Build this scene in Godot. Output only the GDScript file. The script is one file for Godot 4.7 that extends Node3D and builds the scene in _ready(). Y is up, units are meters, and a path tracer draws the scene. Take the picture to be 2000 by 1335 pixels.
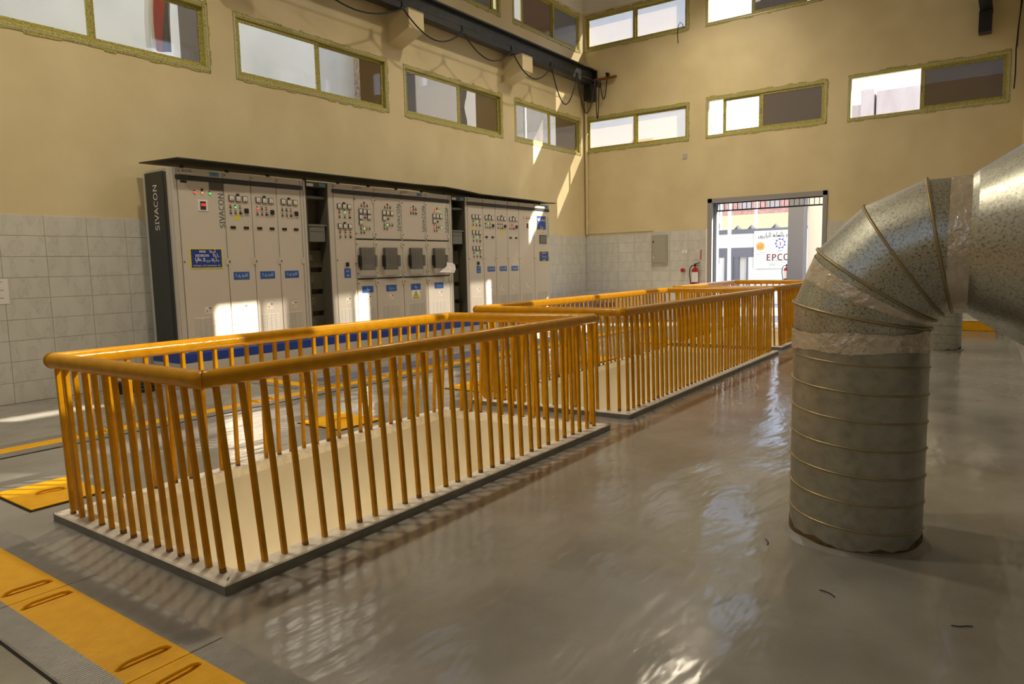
extends Node3D
# Switchgear hall: x to the right along the back wall, y up, -z along the hall. Metres.

const XL := -10.13      # inner face of the left wall
const ZB := -17.89      # inner face of the back wall
const ZF := 4.0         # inner face of the wall behind the camera
const YC := 9.6         # ceiling
const WT := 0.28        # wall thickness

var used := {}
var M := {}
var G := {}

class MB:
	var st := SurfaceTool.new()
	func _init():
		st.begin(Mesh.PRIMITIVE_TRIANGLES)
	func vn(p, n):
		st.set_normal(n)
		st.add_vertex(p)
	func tri(a, b, c):          # counter-clockwise seen from outside
		var n = (b - a).cross(c - a)
		if n.length() < 1e-12:
			return
		n = n.normalized()
		vn(a, n); vn(c, n); vn(b, n)
	func quad(a, b, c, d):
		tri(a, b, c); tri(a, c, d)
	func cvx(pts, cen):
		var n = (pts[1] - pts[0]).cross(pts[2] - pts[0])
		var m = Vector3.ZERO
		for p in pts: m += p
		m /= pts.size()
		if n.dot(m - cen) < 0: pts.reverse()
		for i in range(1, pts.size() - 1): tri(pts[0], pts[i], pts[i + 1])
	func box(c, s, b := 0.0, B := Basis.IDENTITY):
		var h = s * 0.5
		if b <= 0.0:
			var P = []
			for i in 8: P.append(c + B * Vector3(h.x * (1 if i & 1 else -1), h.y * (1 if i & 2 else -1), h.z * (1 if i & 4 else -1)))
			for f in [[0, 1, 3, 2], [4, 5, 7, 6], [0, 1, 5, 4], [2, 3, 7, 6], [0, 2, 6, 4], [1, 3, 7, 5]]:
				cvx([P[f[0]], P[f[1]], P[f[2]], P[f[3]]], c)
			return
		var V = func(sg, ax):
			var p = Vector3.ZERO
			for k in 3: p[k] = sg[k] * (h[k] if k == ax else h[k] - b)
			return c + B * p
		var S = []
		for i in 8: S.append(Vector3(1 if i & 1 else -1, 1 if i & 2 else -1, 1 if i & 4 else -1))
		for ax in 3:
			var u = (ax + 1) % 3
			var w = (ax + 2) % 3
			for s1 in [-1, 1]:
				var q = []
				for e in [[-1, -1], [1, -1], [1, 1], [-1, 1]]:
					var g = Vector3.ZERO
					g[ax] = s1; g[u] = e[0]; g[w] = e[1]
					q.append(V.call(g, ax))
				cvx(q, c)
			for e in [[-1, -1], [1, -1], [1, 1], [-1, 1]]:
				var g0 = Vector3.ZERO
				g0[ax] = -1; g0[u] = e[0]; g0[w] = e[1]
				var g1 = g0
				g1[ax] = 1
				cvx([V.call(g0, u), V.call(g1, u), V.call(g1, w), V.call(g0, w)], c)
		for g in S: cvx([V.call(g, 0), V.call(g, 1), V.call(g, 2)], c)
	func bx(x0, x1, y0, y1, z0, z1, b := 0.0):
		box(Vector3((x0 + x1) / 2.0, (y0 + y1) / 2.0, (z0 + z1) / 2.0), Vector3(absf(x1 - x0), absf(y1 - y0), absf(z1 - z0)), b)
	# rings: lists of [point, normal] of equal length, joined smoothly; closed round
	func skin(rings, shut := false):
		var n = rings[0].size()
		var k = rings.size()
		for i in (k if shut else k - 1):
			var A = rings[i]
			var D = rings[(i + 1) % k]
			for j in n:
				var j2 = (j + 1) % n
				var q = [A[j], A[j2], D[j2], D[j]]
				var fn = (q[1][0] - q[0][0]).cross(q[3][0] - q[0][0]) + (q[2][0] - q[1][0]).cross(q[3][0] - q[2][0])
				if fn.dot(q[0][1]) < 0: q.reverse()
				for t in [[0, 2, 1], [0, 3, 2]]:
					for e in t: vn(q[e][0], q[e][1])
	func fan(ring, out):
		var c = Vector3.ZERO
		for p in ring: c += p[0]
		c /= ring.size()
		for j in ring.size():
			var a = ring[j][0]
			var b = ring[(j + 1) % ring.size()][0]
			if (a - c).cross(b - c).dot(out) < 0: tri(c, b, a)
			else: tri(c, a, b)
	func tube(path, r, n := 8, shut := false, flat := 1.0):
		var rings = []
		var k = path.size()
		var up = Vector3.UP
		for i in k:
			var a = path[(i - 1 + k) % k] if (shut or i > 0) else path[i]
			var b = path[(i + 1) % k] if (shut or i < k - 1) else path[i]
			var t = (b - a).normalized()
			if absf(t.dot(up)) > 0.97: up = Vector3.RIGHT if absf(t.x) < 0.9 else Vector3.FORWARD
			var s = t.cross(up).normalized()
			var v = s.cross(t).normalized()
			up = v
			var ring = []
			for j in n:
				var w = TAU * j / n
				var d = s * cos(w) + v * sin(w) * flat
				ring.append([path[i] + d * r, (s * cos(w) + v * sin(w) / flat).normalized()])
			rings.append(ring)
		skin(rings, shut)
		if not shut:
			fan(rings[0], path[0] - path[1]); fan(rings[k - 1], path[k - 1] - path[k - 2])
	# profile of Vector2(radius, height), sharp at every point
	func lathe(prof, n := 24, xf := Transform3D.IDENTITY):
		for i in prof.size() - 1:
			var p = prof[i]
			var q = prof[i + 1]
			var d = (q - p)
			var nr = Vector2(d.y, -d.x).normalized()
			var R = [[], []]
			for j in n:
				var w = TAU * j / n
				var e = Vector3(cos(w), 0, sin(w))
				var nn = (xf.basis * (e * nr.x + Vector3.UP * nr.y)).normalized()
				R[0].append([xf * (e * p.x + Vector3.UP * p.y), nn])
				R[1].append([xf * (e * q.x + Vector3.UP * q.y), nn])
			skin(R)
	func stroke(a, b, th, z, zt := 0.0015):      # a flat pen stroke in the xy plane
		var d = (b - a)
		if d.length() < 1e-6: return
		d = d.normalized() * th * 0.5
		var s = Vector2(-d.y, d.x)
		var P = [a - d + s, a - d - s, b + d - s, b + d + s]
		var L = []
		var H = []
		for p in P:
			L.append(Vector3(p.x, p.y, z)); H.append(Vector3(p.x, p.y, z + zt))
		quad(H[0], H[1], H[2], H[3])
	func poly(pts, th, z):
		for i in pts.size() - 1: stroke(pts[i], pts[i + 1], th, z)
	func disc(c, r, z, n := 16):
		for j in n:
			var a = TAU * j / n
			var b = TAU * (j + 1) / n
			tri(Vector3(c.x, c.y, z), Vector3(c.x + r * cos(a), c.y + r * sin(a), z), Vector3(c.x + r * cos(b), c.y + r * sin(b), z))
	func done():
		return st.commit()

# ---------------------------------------------------------------- naming and parts
func nm(base):
	var n = used.get(base, 0)
	used[base] = n + 1
	return base if n == 0 else "%s_%03d" % [base, n]

func tag(o, label, category, group = "", kind = ""):
	o.set_meta("label", label); o.set_meta("category", category)
	if group: o.set_meta("group", group)
	if kind: o.set_meta("kind", kind)
	return o

func thing(base, label, category, at = Vector3.ZERO, turn = 0.0, group = "", kind = ""):
	var o := Node3D.new()
	o.name = nm(base)
	add_child(o, true)
	o.position = at; o.rotation.y = turn
	return tag(o, label, category, group, kind)

func part(parent, base, mesh, m = null, at = Vector3.ZERO, rot = Vector3.ZERO, label = ""):
	var o := MeshInstance3D.new()
	if mesh is MB: mesh = mesh.done()
	o.mesh = mesh
	if m != null: o.material_override = m
	var cnt = parent.get_meta("n_" + base, 0) if parent != self else used.get(base, 0)
	if parent == self: used[base] = cnt + 1
	else: parent.set_meta("n_" + base, cnt + 1)
	o.name = base if cnt == 0 else "%s_%03d" % [base, cnt]
	parent.add_child(o, true)
	o.position = at; o.rotation = rot
	if label: o.set_meta("label", label)
	return o

func solo(base, mesh, m, label, category, at = Vector3.ZERO, turn = 0.0, group = "", kind = ""):
	var o = part(self, base, mesh, m, at, Vector3(0, turn, 0))
	return tag(o, label, category, group, kind)

func multi(list):
	var am := ArrayMesh.new()
	for e in list:
		e[0].st.commit(am)
		am.surface_set_material(am.get_surface_count() - 1, e[1])
	return am

func clean_meta(o):
	for k in o.get_meta_list():
		if k.begins_with("n_"): o.remove_meta(k)
	for c in o.get_children(): clean_meta(c)

# ---------------------------------------------------------------- materials
func c8(r, g, b): return Color(r / 255.0, g / 255.0, b / 255.0)

func tex(size, sd, freq, stops, typ = FastNoiseLite.TYPE_SIMPLEX_SMOOTH, oct = 4, stretch = 1.0, fine = 0.0):
	# a seamless noise image put through a colour ramp of [position, colour]
	var n := FastNoiseLite.new()
	n.seed = sd; n.frequency = freq; n.noise_type = typ; n.fractal_octaves = oct
	n.fractal_type = FastNoiseLite.FRACTAL_FBM if oct > 1 else FastNoiseLite.FRACTAL_NONE
	var im = n.get_seamless_image(size, int(size / stretch))
	if stretch != 1.0: im.resize(size, size)
	var lut = PackedColorArray()
	for i in 256:
		var t = i / 255.0
		var c = stops[0][1]
		for k in stops.size() - 1:
			var a = stops[k]
			var b = stops[k + 1]
			if t >= a[0]: c = a[1].lerp(b[1], clampf((t - a[0]) / maxf(b[0] - a[0], 1e-4), 0, 1))
		lut.append(c)
	im.convert(Image.FORMAT_L8)
	var d = im.get_data()
	var out = PackedByteArray()
	out.resize(d.size() * 3)
	var rng = RandomNumberGenerator.new()
	rng.seed = sd
	for i in d.size():
		var c = lut[d[i]]
		var f = 1.0 + (rng.randf() - 0.5) * fine
		out[i * 3] = int(clampf(c.r * f, 0, 1) * 255); out[i * 3 + 1] = int(clampf(c.g * f, 0, 1) * 255); out[i * 3 + 2] = int(clampf(c.b * f, 0, 1) * 255)
	var r = Image.create_from_data(size, size, false, Image.FORMAT_RGB8, out)
	return ImageTexture.create_from_image(r)

func bump(size, sd, freq, strength, typ = FastNoiseLite.TYPE_SIMPLEX_SMOOTH, oct = 3, stretch = 1.0):
	var n := FastNoiseLite.new()
	n.seed = sd; n.frequency = freq; n.noise_type = typ; n.fractal_octaves = oct
	var im = n.get_seamless_image(size, int(size / stretch))
	if stretch != 1.0: im.resize(size, size)
	im.convert(Image.FORMAT_RGBA8)
	im.bump_map_to_normal_map(strength)
	return ImageTexture.create_from_image(im)

func mat(col, rough = 0.6, metal = 0.0, spec = 0.5):
	var m := StandardMaterial3D.new()
	m.albedo_color = col; m.roughness = rough; m.metallic = metal; m.metallic_specular = spec
	return m

func tmat(t, scale, rough = 0.6, metal = 0.0, world = false, nt = null, ns = 1.0):
	var m := StandardMaterial3D.new()
	m.albedo_texture = t; m.roughness = rough; m.metallic = metal
	m.uv1_triplanar = true; m.uv1_world_triplanar = world; m.uv1_scale = Vector3.ONE * scale
	if nt != null:
		m.normal_enabled = true; m.normal_texture = nt; m.normal_scale = ns
	return m

func glass(col, alpha, rough = 0.03):
	var m := StandardMaterial3D.new()
	m.transparency = BaseMaterial3D.TRANSPARENCY_ALPHA
	m.albedo_color = Color(col.r, col.g, col.b, alpha); m.roughness = rough
	return m

func glow(col, e):
	var m = mat(col, 0.3)
	m.emission_enabled = true; m.emission = col; m.emission_energy_multiplier = e
	return m

func make_materials():
	var wn = bump(512, 5, 0.02, 1.2)
	M.cream = tmat(tex(512, 1, 0.006, [[0.0, c8(214, 198, 154)], [0.5, c8(222, 206, 163)], [1.0, c8(228, 213, 171)]]), 0.22, 0.42, 0, true, wn, 0.25)
	M.white_wall = tmat(tex(256, 2, 0.01, [[0.0, c8(222, 218, 210)], [1.0, c8(238, 234, 226)]]), 0.3, 0.6, 0, true)
	var veins = [[0.0, c8(206, 205, 196)], [0.33, c8(211, 210, 201)], [0.37, c8(198, 198, 189)], [0.42, c8(212, 211, 203)], [1.0, c8(219, 217, 208)]]
	M.tile = []
	for k in 3: M.tile.append(tmat(tex(512, 11 + k, 0.009, veins, FastNoiseLite.TYPE_SIMPLEX_SMOOTH, 5, 2.2), 0.8 + 0.1 * k, 0.16, 0, true))
	M.grout = mat(c8(170, 168, 160), 0.8)
	var fl = tex(1024, 21, 0.006, [[0.0, c8(128, 124, 117)], [0.45, c8(142, 139, 132)], [0.55, c8(146, 143, 137)], [1.0, c8(158, 155, 148)]], FastNoiseLite.TYPE_SIMPLEX_SMOOTH, 5, 1.0, 0.03)
	M.floor = tmat(fl, 0.16, 0.15, 0, true, bump(1024, 22, 0.011, 9.0, FastNoiseLite.TYPE_SIMPLEX_SMOOTH, 5, 2.5), 0.17)
	M.floor.metallic_specular = 0.55
	M.curb_white = tmat(tex(256, 31, 0.03, [[0.0, c8(214, 206, 190)], [0.6, c8(236, 229, 214)], [1.0, c8(244, 238, 226)]]), 1.2, 0.55, 0, true, bump(256, 32, 0.03, 4.0), 0.6)
	M.curb_grey = tmat(tex(256, 33, 0.02, [[0.0, c8(116, 113, 108)], [0.7, c8(136, 133, 127)], [1.0, c8(160, 156, 150)]]), 1.0, 0.4, 0, true)
	M.pit = tmat(tex(256, 34, 0.01, [[0.0, c8(206, 198, 178)], [1.0, c8(218, 211, 192)]]), 0.5, 0.6, 0, true)
	M.rail = tmat(tex(256, 41, 0.02, [[0.0, c8(190, 131, 8)], [0.5, c8(202, 143, 12)], [1.0, c8(210, 151, 18)]]), 1.5, 0.22, 0, false, bump(256, 42, 0.03, 2.0), 0.35)
	M.rail.metallic_specular = 0.35
	M.foot = tmat(tex(128, 43, 0.06, [[0.0, c8(70, 48, 22)], [0.5, c8(126, 84, 26)], [1.0, c8(210, 190, 150)]]), 6.0, 0.7)
	M.yellow = tmat(tex(256, 51, 0.02, [[0.0, c8(226, 164, 6)], [1.0, c8(240, 184, 14)]]), 1.5, 0.5)
	M.yellow.metallic_specular = 0.35
	M.plate = tmat(tex(256, 52, 0.02, [[0.0, c8(122, 119, 112)], [1.0, c8(142, 138, 131)]]), 1.5, 0.38)
	M.gap = mat(c8(34, 30, 28), 0.9)
	M.cab = mat(c8(206, 198, 186), 0.42)
	M.cab_frame = mat(c8(198, 192, 182), 0.4)
	M.charcoal = mat(c8(50, 54, 54), 0.45)
	M.breaker = mat(c8(88, 82, 74), 0.35)
	M.dark_in = mat(c8(92, 88, 74), 0.6)
	M.sheet = tmat(tex(256, 55, 0.02, [[0.0, c8(34, 33, 31)], [1.0, c8(58, 56, 52)]]), 1.0, 0.55, 0.2)
	M.black = mat(c8(28, 28, 30), 0.45)
	M.rubber = mat(c8(40, 40, 42), 0.7)
	M.blue_paint = mat(c8(28, 66, 168), 0.35)
	M.blue_sign = mat(c8(44, 96, 176), 0.4)
	M.blue_dark = mat(c8(32, 62, 150), 0.4)
	M.yel_sign = mat(c8(226, 216, 40), 0.45)
	M.white = mat(c8(240, 240, 238), 0.5)
	M.lilac = mat(c8(94, 98, 128), 0.6)
	M.plinth = mat(c8(204, 200, 192), 0.5)
	M.cyan_tag = mat(c8(92, 150, 176), 0.4)
	M.teal = mat(c8(58, 92, 96), 0.5)
	M.smoke = glass(c8(60, 52, 46), 0.55, 0.06)
	M.steel = mat(c8(190, 190, 188), 0.35, 0.8)
	M.dull = mat(c8(120, 120, 116), 0.5, 0.3)
	var gal = [[0.0, c8(96, 97, 90)], [0.27, c8(130, 131, 122)], [0.33, c8(180, 181, 170)], [0.6, c8(192, 193, 182)], [1.0, c8(208, 208, 198)]]
	M.galv = tmat(tex(512, 61, 0.05, gal, FastNoiseLite.TYPE_SIMPLEX_SMOOTH, 3), 2.2, 0.34, 0.8, false, bump(512, 62, 0.012, 3.0), 0.25)
	M.galv_pipe = tmat(tex(512, 63, 0.02, [[0.0, c8(150, 150, 140)], [0.5, c8(172, 172, 160)], [1.0, c8(186, 186, 176)]], FastNoiseLite.TYPE_SIMPLEX_SMOOTH, 5, 1.0, 0.06), 1.2, 0.4, 0.75)
	M.rib = mat(c8(166, 150, 116), 0.4, 0.7)
	M.tape = tmat(tex(256, 64, 0.03, [[0.0, c8(206, 194, 176)], [1.0, c8(230, 220, 204)]]), 2.0, 0.24, 0.45, false, bump(256, 65, 0.03, 12.0, FastNoiseLite.TYPE_SIMPLEX_SMOOTH, 4), 0.5)
	M.rust = tmat(tex(128, 66, 0.05, [[0.0, c8(70, 54, 26)], [1.0, c8(132, 104, 52)]]), 4.0, 0.8)
	var ol = [[0.0, c8(96, 90, 34)], [0.25, c8(152, 144, 66)], [0.5, c8(182, 174, 94)], [0.8, c8(196, 190, 116)], [1.0, c8(212, 208, 156)]]
	M.olive = tmat(tex(512, 71, 0.03, ol, FastNoiseLite.TYPE_SIMPLEX_SMOOTH, 5), 1.4, 0.5, 0, true)
	M.olive2 = tmat(tex(512, 72, 0.03, [[0.0, c8(108, 100, 40)], [0.4, c8(166, 156, 74)], [1.0, c8(206, 198, 124)]], FastNoiseLite.TYPE_SIMPLEX_SMOOTH, 5), 1.7, 0.45, 0, true)
	M.alu = mat(c8(206, 204, 198), 0.35, 0.4)
	M.clear = glass(c8(200, 205, 205), 0.06)
	M.dusty = glass(c8(236, 222, 194), 0.5, 0.12)
	M.dusty.backlight_enabled = true; M.dusty.backlight = Color(0.34, 0.31, 0.26)
	M.tint = glass(c8(116, 98, 64), 0.87)
	M.smoky = glass(c8(120, 112, 104), 0.2)
	M.tint_half = glass(c8(104, 88, 64), 0.62)
	M.tint_light = glass(c8(70, 58, 44), 0.57)
	M.film = glass(c8(44, 42, 40), 0.93)
	M.brown = glass(c8(120, 84, 46), 0.82, 0.08)
	M.grey_blue = glass(c8(120, 122, 132), 0.85, 0.1)
	M.ibeam = tmat(tex(256, 75, 0.02, [[0.0, c8(30, 31, 33)], [1.0, c8(52, 54, 57)]]), 0.8, 0.42, 0.1)
	M.orange = mat(c8(150, 86, 34), 0.6)
	M.door_grey = mat(c8(158, 155, 154), 0.45)
	M.door_blue = mat(c8(128, 142, 162), 0.45)
	M.panel = mat(c8(170, 168, 152), 0.42)
	M.red = mat(c8(178, 22, 26), 0.3)
	M.paper = mat(c8(236, 232, 230), 0.7)
	M.out_wall = tmat(tex(512, 81, 0.008, [[0.0, c8(214, 215, 214)], [0.5, c8(228, 228, 226)], [1.0, c8(236, 236, 233)]], FastNoiseLite.TYPE_SIMPLEX_SMOOTH, 5, 1.0), 0.12, 0.8, 0, true)
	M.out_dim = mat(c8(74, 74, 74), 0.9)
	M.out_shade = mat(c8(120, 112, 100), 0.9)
	M.mottled = tmat(tex(256, 86, 0.05, [[0.0, c8(120, 96, 70)], [0.45, c8(176, 152, 120)], [1.0, c8(222, 206, 182)]]), 0.8, 0.9, 0, true)
	M.pave = mat(c8(170, 172, 178), 0.7)
	M.out_grey = mat(c8(112, 112, 122), 0.7)
	M.out_white = mat(c8(226, 226, 228), 0.7)
	M.out_cream = mat(c8(232, 206, 150), 0.8)
	M.out_brick = tmat(tex(256, 83, 0.04, [[0.0, c8(190, 132, 112)], [1.0, c8(218, 166, 146)]]), 0.4, 0.9, 0, true)
	M.out_pink = tmat(tex(256, 84, 0.02, [[0.0, c8(176, 156, 142)], [1.0, c8(196, 178, 164)]], FastNoiseLite.TYPE_SIMPLEX_SMOOTH, 4, 4.0), 0.15, 0.9, 0, true)
	M.gold = mat(c8(226, 170, 90), 0.5)
	M.ink = mat(c8(40, 40, 44), 0.6)
	M.ink_red = mat(c8(112, 62, 66), 0.6)
	M.ink_blue = mat(c8(70, 92, 196), 0.5)
	M.cloth_red = mat(c8(176, 40, 34), 0.8)
	M.cloth_white = mat(c8(214, 210, 204), 0.8)
	M.cloth_blue = mat(c8(52, 54, 84), 0.8)
	M.lamp_r = mat(c8(150, 30, 28), 0.25); M.lamp_g = mat(c8(34, 98, 52), 0.25); M.lamp_o = mat(c8(214, 104, 52), 0.25)
	M.on_r = glow(c8(255, 70, 66), 1.2); M.on_g = glow(c8(60, 235, 120), 1.2); M.on_o = glow(c8(255, 140, 50), 1.2)
	M.glyph = mat(c8(236, 238, 240), 0.5)
	M.face = mat(c8(232, 230, 222), 0.35)

# ---------------------------------------------------------------- lettering
func text(parent, base, s, h, m, at, rot = Vector3.ZERO, bold = false, depth = 0.002, serif = false, wide = 1.0):
	var t := TextMesh.new()
	var f := SystemFont.new()
	f.font_names = PackedStringArray(["Droid Serif" if serif else "Droid Sans"])
	if bold: f.font_weight = 700
	t.font = f; t.text = s; t.font_size = 64; t.pixel_size = h / 46.0; t.depth = depth; t.curve_step = 1.0
	var o = part(parent, base, t, m, at, rot)
	o.scale = Vector3(wide, 1, 1)
	return o

# A small pen alphabet for the joined script: pen runs leftwards; letters as [advance, joins on, strokes, dots]
var pen := {
	"a": [0.28, false, [[0, 0, 0.1, 0, 0.12, 0.95]], []],
	"l": [0.34, true, [[0, 0, 0.12, 0, 0.14, 0.95], [0.12, 0, 0.34, 0]], []],
	"L": [0.6, false, [[0, 0, 0.1, 0, 0.12, 0.95], [0.1, 0, 0.2, -0.25, 0.45, -0.25, 0.6, 0]], []],
	"w": [0.5, false, [[0, 0, 0.12, 0.32, 0.3, 0.3, 0.32, 0.05, 0.12, 0, 0.3, -0.12, 0.46, -0.38]], []],
	"H": [0.62, true, [[0, 0, 0.2, 0.38, 0.6, 0.3], [0.2, 0.36, 0.5, 0, 0.62, 0]], []],
	"X": [0.62, true, [[0, 0, 0.2, 0.38, 0.6, 0.3], [0.2, 0.36, 0.5, 0, 0.62, 0]], [[0.35, 0.62]]],
	"p": [0.42, false, [[0, 0, 0.1, 0.36, 0.34, 0.26, 0.26, 0, 0.05, 0]], [[0.12, 0.62], [0.3, 0.62]]],
	"m": [0.42, true, [[0, 0, 0.08, 0.24, 0.28, 0.26, 0.32, 0, 0.1, -0.06], [0.3, 0, 0.42, 0]], []],
	"r": [0.34, false, [[0, 0, 0.1, 0.02, 0.16, -0.16, 0.34, -0.36]], []],
	"z": [0.34, false, [[0, 0, 0.1, 0.02, 0.16, -0.16, 0.34, -0.36]], [[0.14, 0.32]]],
	"k": [0.5, true, [[0, 0, 0.4, 0, 0.16, 0.45, 0.46, 0.85], [0.3, 0, 0.5, 0]], []],
	"n": [0.34, true, [[0, 0, 0.12, 0, 0.16, 0.34], [0.12, 0, 0.34, 0]], [[0.16, 0.62]]],
	"N": [0.6, false, [[0, 0, 0.06, 0.16, 0.1, -0.2, 0.34, -0.32, 0.56, -0.14, 0.58, 0.14]], [[0.32, 0.2]]],
	"y": [0.34, true, [[0, 0, 0.12, 0, 0.16, 0.34], [0.12, 0, 0.34, 0]], [[0.1, -0.3], [0.26, -0.3]]],
	"t": [0.34, true, [[0, 0, 0.12, 0, 0.16, 0.34], [0.12, 0, 0.34, 0]], [[0.1, 0.62], [0.26, 0.62]]],
	"b": [0.34, true, [[0, 0, 0.12, 0, 0.16, 0.34], [0.12, 0, 0.34, 0]], [[0.16, -0.3]]],
	"d": [0.38, false, [[0, 0, 0.3, 0, 0.3, 0.2, 0.14, 0.42]], []],
	"s": [0.56, true, [[0, 0, 0.04, 0.26, 0.16, 0.02, 0.22, 0.26, 0.34, 0.02, 0.42, 0.26, 0.46, 0, 0.56, 0]], []],
	"T": [0.58, true, [[0, 0, 0.1, 0.3, 0.42, 0.34, 0.46, 0.06, 0.3, 0, 0, 0], [0.12, 0.05, 0.12, 0.95], [0.4, 0, 0.58, 0]], []],
	"q": [0.42, true, [[0, 0, 0.1, 0.34, 0.3, 0.3, 0.28, 0.02, 0.08, 0.02], [0.28, 0, 0.42, 0]], [[0.12, 0.6], [0.28, 0.6]]],
	"1": [0.3, false, [[0.15, 0, 0.2, 0.8]], []],
	"2": [0.42, false, [[0.2, 0, 0.26, 0.8, 0.1, 0.6, 0.02, 0.8]], []],
	"3": [0.5, false, [[0.3, 0, 0.36, 0.8, 0.26, 0.6, 0.16, 0.8, 0.1, 0.6, 0.02, 0.8]], []],
	"4": [0.46, false, [[0.08, 0.8, 0.34, 0.72, 0.14, 0.44, 0.36, 0.2, 0.08, 0.02]], []],
	" ": [0.34, false, [], []],
}

func script_width(s):
	var w = 0.0
	for ch in s: w += pen[ch][0]
	return w

func script(mb, s, cx, y, size, th, z):      # centred on cx
	var x = cx + script_width(s) * size * 0.5
	for ch in s:
		var g = pen[ch]
		for st in g[2]:
			var pts = []
			for i in range(0, st.size(), 2): pts.append(Vector2(x - st[i] * size, y + st[i + 1] * size))
			mb.poly(pts, th, z)
		for d in g[3]: mb.disc(Vector2(x - d[0] * size, y + d[1] * size), th * 0.75, z + 0.0015, 6)
		x -= g[0] * size

# ---------------------------------------------------------------- walls
# A wall in its own axes: u to the right seen from the room, v up, z towards the room; openings [u0, u1, v0, v1]
func wall_mesh(u0, u1, v0, v1, t, holes):
	var mb = MB.new()
	var us = [u0, u1]
	var vs = [v0, v1]
	for h in holes:
		for k in [h[0], h[1]]:
			if k > u0 and k < u1 and not us.has(k): us.append(k)
		for k in [h[2], h[3]]:
			if k > v0 and k < v1 and not vs.has(k): vs.append(k)
	us.sort(); vs.sort()
	var full = func(i, j):
		if i < 0 or j < 0 or i >= us.size() - 1 or j >= vs.size() - 1: return false
		var cu = (us[i] + us[i + 1]) / 2
		var cv = (vs[j] + vs[j + 1]) / 2
		for h in holes:
			if cu > h[0] and cu < h[1] and cv > h[2] and cv < h[3]: return false
		return true
	for i in us.size() - 1:
		for j in vs.size() - 1:
			if not full.call(i, j): continue
			var a = us[i]
			var b = us[i + 1]
			var c = vs[j]
			var d = vs[j + 1]
			mb.quad(Vector3(a, c, 0), Vector3(b, c, 0), Vector3(b, d, 0), Vector3(a, d, 0))
			mb.quad(Vector3(b, c, -t), Vector3(a, c, -t), Vector3(a, d, -t), Vector3(b, d, -t))
			if not full.call(i - 1, j): mb.quad(Vector3(a, c, -t), Vector3(a, c, 0), Vector3(a, d, 0), Vector3(a, d, -t))
			if not full.call(i + 1, j): mb.quad(Vector3(b, c, 0), Vector3(b, c, -t), Vector3(b, d, -t), Vector3(b, d, 0))
			if not full.call(i, j - 1): mb.quad(Vector3(a, c, -t), Vector3(b, c, -t), Vector3(b, c, 0), Vector3(a, c, 0))
			if not full.call(i, j + 1): mb.quad(Vector3(a, d, 0), Vector3(b, d, 0), Vector3(b, d, -t), Vector3(a, d, -t))
	return mb.done()

# one tile mesh per size; tiles are children of the wall
func tiles(wall, u0, u1, top, tw, th, holes, rng, bottom = 0.0):
	var v = top
	while v > bottom + 0.02:
		var lo = maxf(v - th, bottom)
		var u = u0
		while u < u1 - 0.02:
			var hi = minf(u + tw, u1)
			var skip = false
			for h in holes:
				if (u + hi) / 2 > h[0] and (u + hi) / 2 < h[1] and (v + lo) / 2 > h[2] and (v + lo) / 2 < h[3]: skip = true
			if not skip:
				var key = "tile_%.3f_%.3f" % [hi - u, v - lo]
				if not G.has(key):
					var mb = MB.new()
					mb.box(Vector3.ZERO, Vector3(hi - u - 0.004, v - lo - 0.004, 0.012), 0.0015)
					G[key] = mb.done()
				part(wall, "tile", G[key], M.tile[rng.randi() % 3], Vector3((u + hi) / 2, (v + lo) / 2, 0.006 + rng.randf() * 0.0012))
			u = hi
		v = lo

var win_no := 0
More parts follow.
